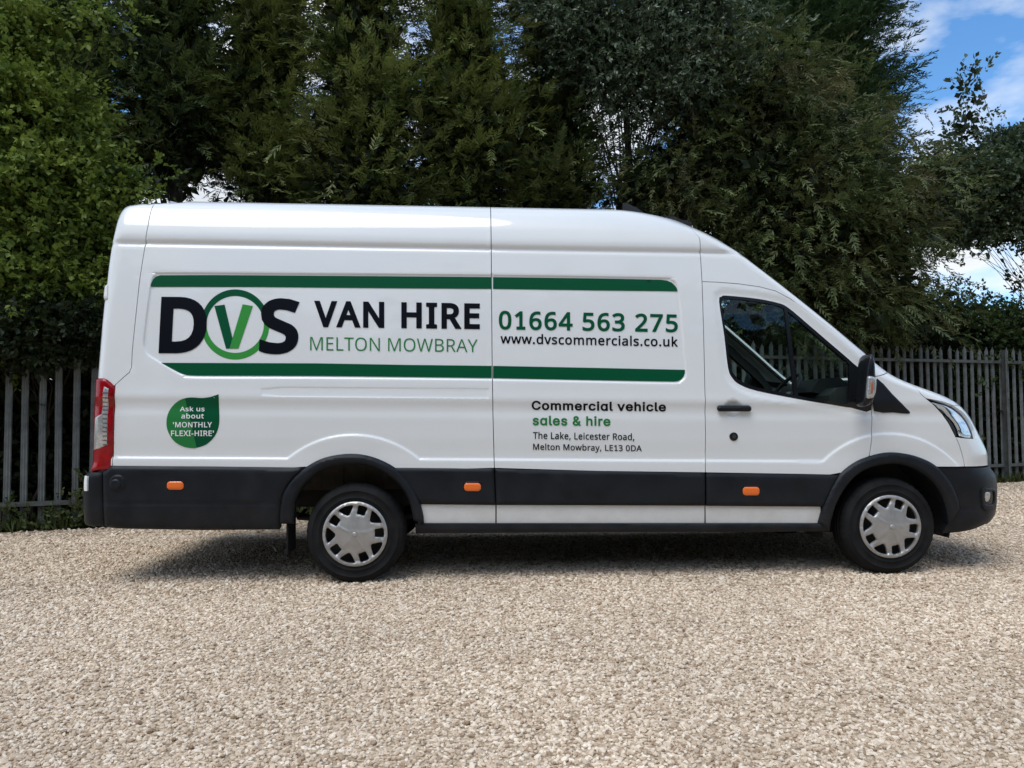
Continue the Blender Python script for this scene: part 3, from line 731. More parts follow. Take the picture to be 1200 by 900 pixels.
# ---- front bumper
v_b0 = vpx(1105, 624)
bumper = np.concatenate([L([(1096, 546.5), (1130, 547.6), (1150, 547.6)]), np.array([[qfront(v_bt), v_bt-.004]]), col(0, v_bt-.02, v_b0+.05, 10, qfront), L([(1154, 614.5), (1137, 621.5), (1120, 624.3), (1103.5, 625.5)]), L([(1110, 614), (1116, 600), (1118, 585)]), L([(1108, 563), (1100, 551)])])
panel('front_bumper', bumper, M['plastic'], mirror=True, use_relief=False, step=.014, groove=[(L([(1110, 596.5), (1142, 597)]), .008, .012)], flange=.05)
fog = L(cr([(1149.5, 573), (1158, 572), (1165, 573.5), (1165.5, 590), (1164, 597.5), (1154, 598.5), (1150, 592)], 2, True))
fog_in = L(cr([(1152, 576), (1158, 575.4), (1163.5, 576.5), (1163.6, 588), (1161, 591), (1155, 591), (1152.4, 588)], 2, True))
panel('fog_lamp_surround', fog, M['plastic'], holes=[fog_in], lift=.012, pillow=(.006, .010), step=.006, gap=0, flange=.03, use_relief=False)
panel('fog_lamp_well', fog_in, M['gloss_black'], lift=.002, step=.01, gap=0, flange=0, use_relief=False)
panel('fog_lamp', L(cr([(1154, 577.5), (1159.5, 577.2), (1159.6, 583), (1157.5, 587.4), (1154.4, 587)], 2, True)), M['lens_grey'], lift=.006, pillow=(.003, .008), step=.006, gap=0, flange=.004, use_relief=False)
# ---- arch trims
def ring(a, b): return np.concatenate([L(a), L(b)[::-1]])
panel('arch_trim', ring(ARCH_R_OUT, ARCH_R_IN[:-3]), M['plastic'], lift=.040, pillow=(.026, .030), step=.014, flange=.06, gap=0, use_relief=False, mirror=True)
panel('arch_trim', ring(ARCH_F_OUT, ARCH_F_IN), M['plastic'], lift=.038, pillow=(.024, .030), step=.014, flange=.06, gap=0, use_relief=False, mirror=True)
# ---- lower cladding
clad = np.concatenate([L([(123.5, 616.5), (121.5, 553.5), (132, 545.3), (250, 546), (352, 547.5)]), L(ARCH_R_OUT[(ARCH_R_OUT[:, 0] < 362) & (ARCH_R_OUT[:, 1] > 549)])[::-1]+np.array([.01, 0]), L([(329, 619.8), (240, 620.6), (140, 618.8)])])
panel('rear_cladding', clad, M['plastic'], lift=.034, pillow=(.020, .045), step=.014, flange=.05, use_relief=False, mirror=True, groove=[(L([(124, 588.3), (200, 589), (327, 589.7)]), .006, .010)])
mid_top = {0: [(458, 547.6), (520, 548), (578.9, 549)], 1: [(579.7, 549), (700, 551.5), (825.7, 553.8)], 2: [(826.5, 553.8), (940, 555.6), (983, 556.4)]}
mid_bot = {0: [(580.6, 591), (493, 590.2)], 1: [(825.9, 592.6), (700, 592), (581.4, 591)], 2: [(964, 593.8), (900, 593.4), (826.7, 592.8)]}
for k in range(3):
    o = L(mid_top[k] + mid_bot[k])
    panel('side_moulding', o, M['plastic'], lift=.026, pillow=(.012, .022), step=.016, flange=.03, use_relief=False, mirror=True)
sill_x = [(490, 580.9), (581.6, 825.9), (826.7, 962)]
for k, (a, b) in enumerate(sill_x):
    o = L([(a, 590.6 + k*.8), (b, 591.5 + k*.8), (b, 613.5), (a, 613.5)])
    panel('sill', o, M['paint'], lift=-.002, step=.02, pillow=None, flange=.03, use_relief=False, mirror=True)
panel('sill_step', L([(486, 612.6), (970, 612.6), (971, 622), (900, 622.6), (700, 623), (487, 624.5)]), M['plastic'], lift=.026, pillow=(.012, .02), step=.02, flange=.12, use_relief=False, mirror=True)
v_r0, v_r1 = vpx(110, 616), vpx(110, 553)
rb = np.concatenate([L([(121, 553.4), (123.3, 616.6)]), np.array([[qrear(v_r0), v_r0]]), np.array([[qrear(v_r1), v_r1]])])
panel('rear_bumper', rb, M['plastic'], lift=.018, pillow=(.012, .03), step=.016, flange=.04, use_relief=False, mirror=True)
panel('rear_hinge', L([(121.5, 333), (130, 333), (130, 350), (122, 350)])+np.array([-.03, 0]), M['white_plastic'], lift=.016, pillow=(.008, .015), step=.01, gap=0, use_relief=False)
panel('bumper_plate', L([(107, 558.5), (110.5, 558.5), (110.5, 575), (107, 575)])+np.array([-.03, 0]), M['white_plastic'], lift=.03, step=.01, gap=0, use_relief=False)
# ---- tail light
TL = L(cr([(119.5, 443.3), (126, 445), (133.5, 451.5), (134.8, 456), (133.5, 500), (132, 545), (130, 550.5), (120, 551.5), (114, 551.5), (115, 500), (117, 450)], 2, True)) ; TLq = TL.copy()
k = TL[:, 0] < L([(121, 500)])[0][0]; TLq[k, 0] -= .07
tl = panel('tail_light', TLq, M['red'], lift=.016, pillow=(.014, .02), step=.01, gap=0, flange=.03, use_relief=False)
inn = L([(123.5, 453), (128.6, 456), (126.8, 520.5), (119, 525), (115, 527.5), (117, 490), (121, 485.5)]); inn[4:6, 0] -= .03
cl = panel('clear_lens', inn, M['lens_grey'], lift=.019, pillow=(.002, .006), step=.008, gap=0, flange=.006, use_relief=False, parent=tl)
for yy in range(460, 521, 5):
    panel('lens_bar', L([(122, yy), (128, yy+.3), (128, yy+1.5), (122, yy+1.2)]), M['lens_dark'], lift=.0205, step=.02, gap=0, flange=.004, use_relief=False, parent=tl)
# ---- marker lamps, caps, handle, lock
def disc(cx, cy, r, n=28, sy=1.0):
    a = np.linspace(0, 2*np.pi, n, endpoint=False); return np.stack([cx+r*np.cos(a), cy+r*sy*np.sin(a)], -1)
def stadium(x0, y0, x1, y1, rr, n=6):
    out = []
    for cx, cy, a0 in ((x1-rr, y0+rr, -90), (x1-rr, y1-rr, 0), (x0+rr, y1-rr, 90), (x0+rr, y0+rr, 180)):
        for i in range(n+1): a = R(a0+90*i/n); out.append((cx+rr*math.cos(a), cy+rr*math.sin(a)))
    return np.array(out)
for x0, y0, x1, y1, lf in ((198, 563.6, 217.5, 573, .036), (544, 565.5, 563.5, 574.8, .029), (868.8, 570, 888.3, 579.8, .029)):
    s = panel('marker_bezel', L(stadium(x0-1.8, y0-1.6, x1+1.8, y1+1.6, 4.6)), M['gloss_black'], lift=lf, pillow=(.003, .008), step=.008, gap=0, flange=.006, use_relief=False)
    panel('side_marker', L(stadium(x0, y0, x1, y1, 3.8)), M['orange'], lift=lf+.006, pillow=(.006, .012), step=.008, gap=0, flange=.008, use_relief=False)
panel('sensor_ring', L(disc(140.5, 565.5, 10.2)), M['plastic'], lift=.042, pillow=(.010, .02), step=.008, gap=0, flange=.012, use_relief=False)
panel('sensor_cap', L(disc(138.8, 567.0, 6.4)), M['plastic'], lift=.052, pillow=(.008, .012), step=.006, gap=0, flange=.014, use_relief=False)
panel('door_handle', L(stadium(840, 474.8, 879.3, 482, 3.0)), M['plastic'], lift=.034, pillow=(.012, .014), step=.008, gap=0, flange=.016, use_relief=False, parent=cab_door)
panel('door_lock', L(disc(859.7, 511.6, 5.0, 20)), M['gloss_black'], lift=.008, pillow=(.004, .008), step=.006, gap=0, flange=.01, use_relief=False, parent=cab_door)
panel('lock_barrel', L(disc(859.9, 511.4, 2.4, 16)), M['steel'], lift=.011, step=.008, gap=0, flange=.004, use_relief=False, parent=cab_door)
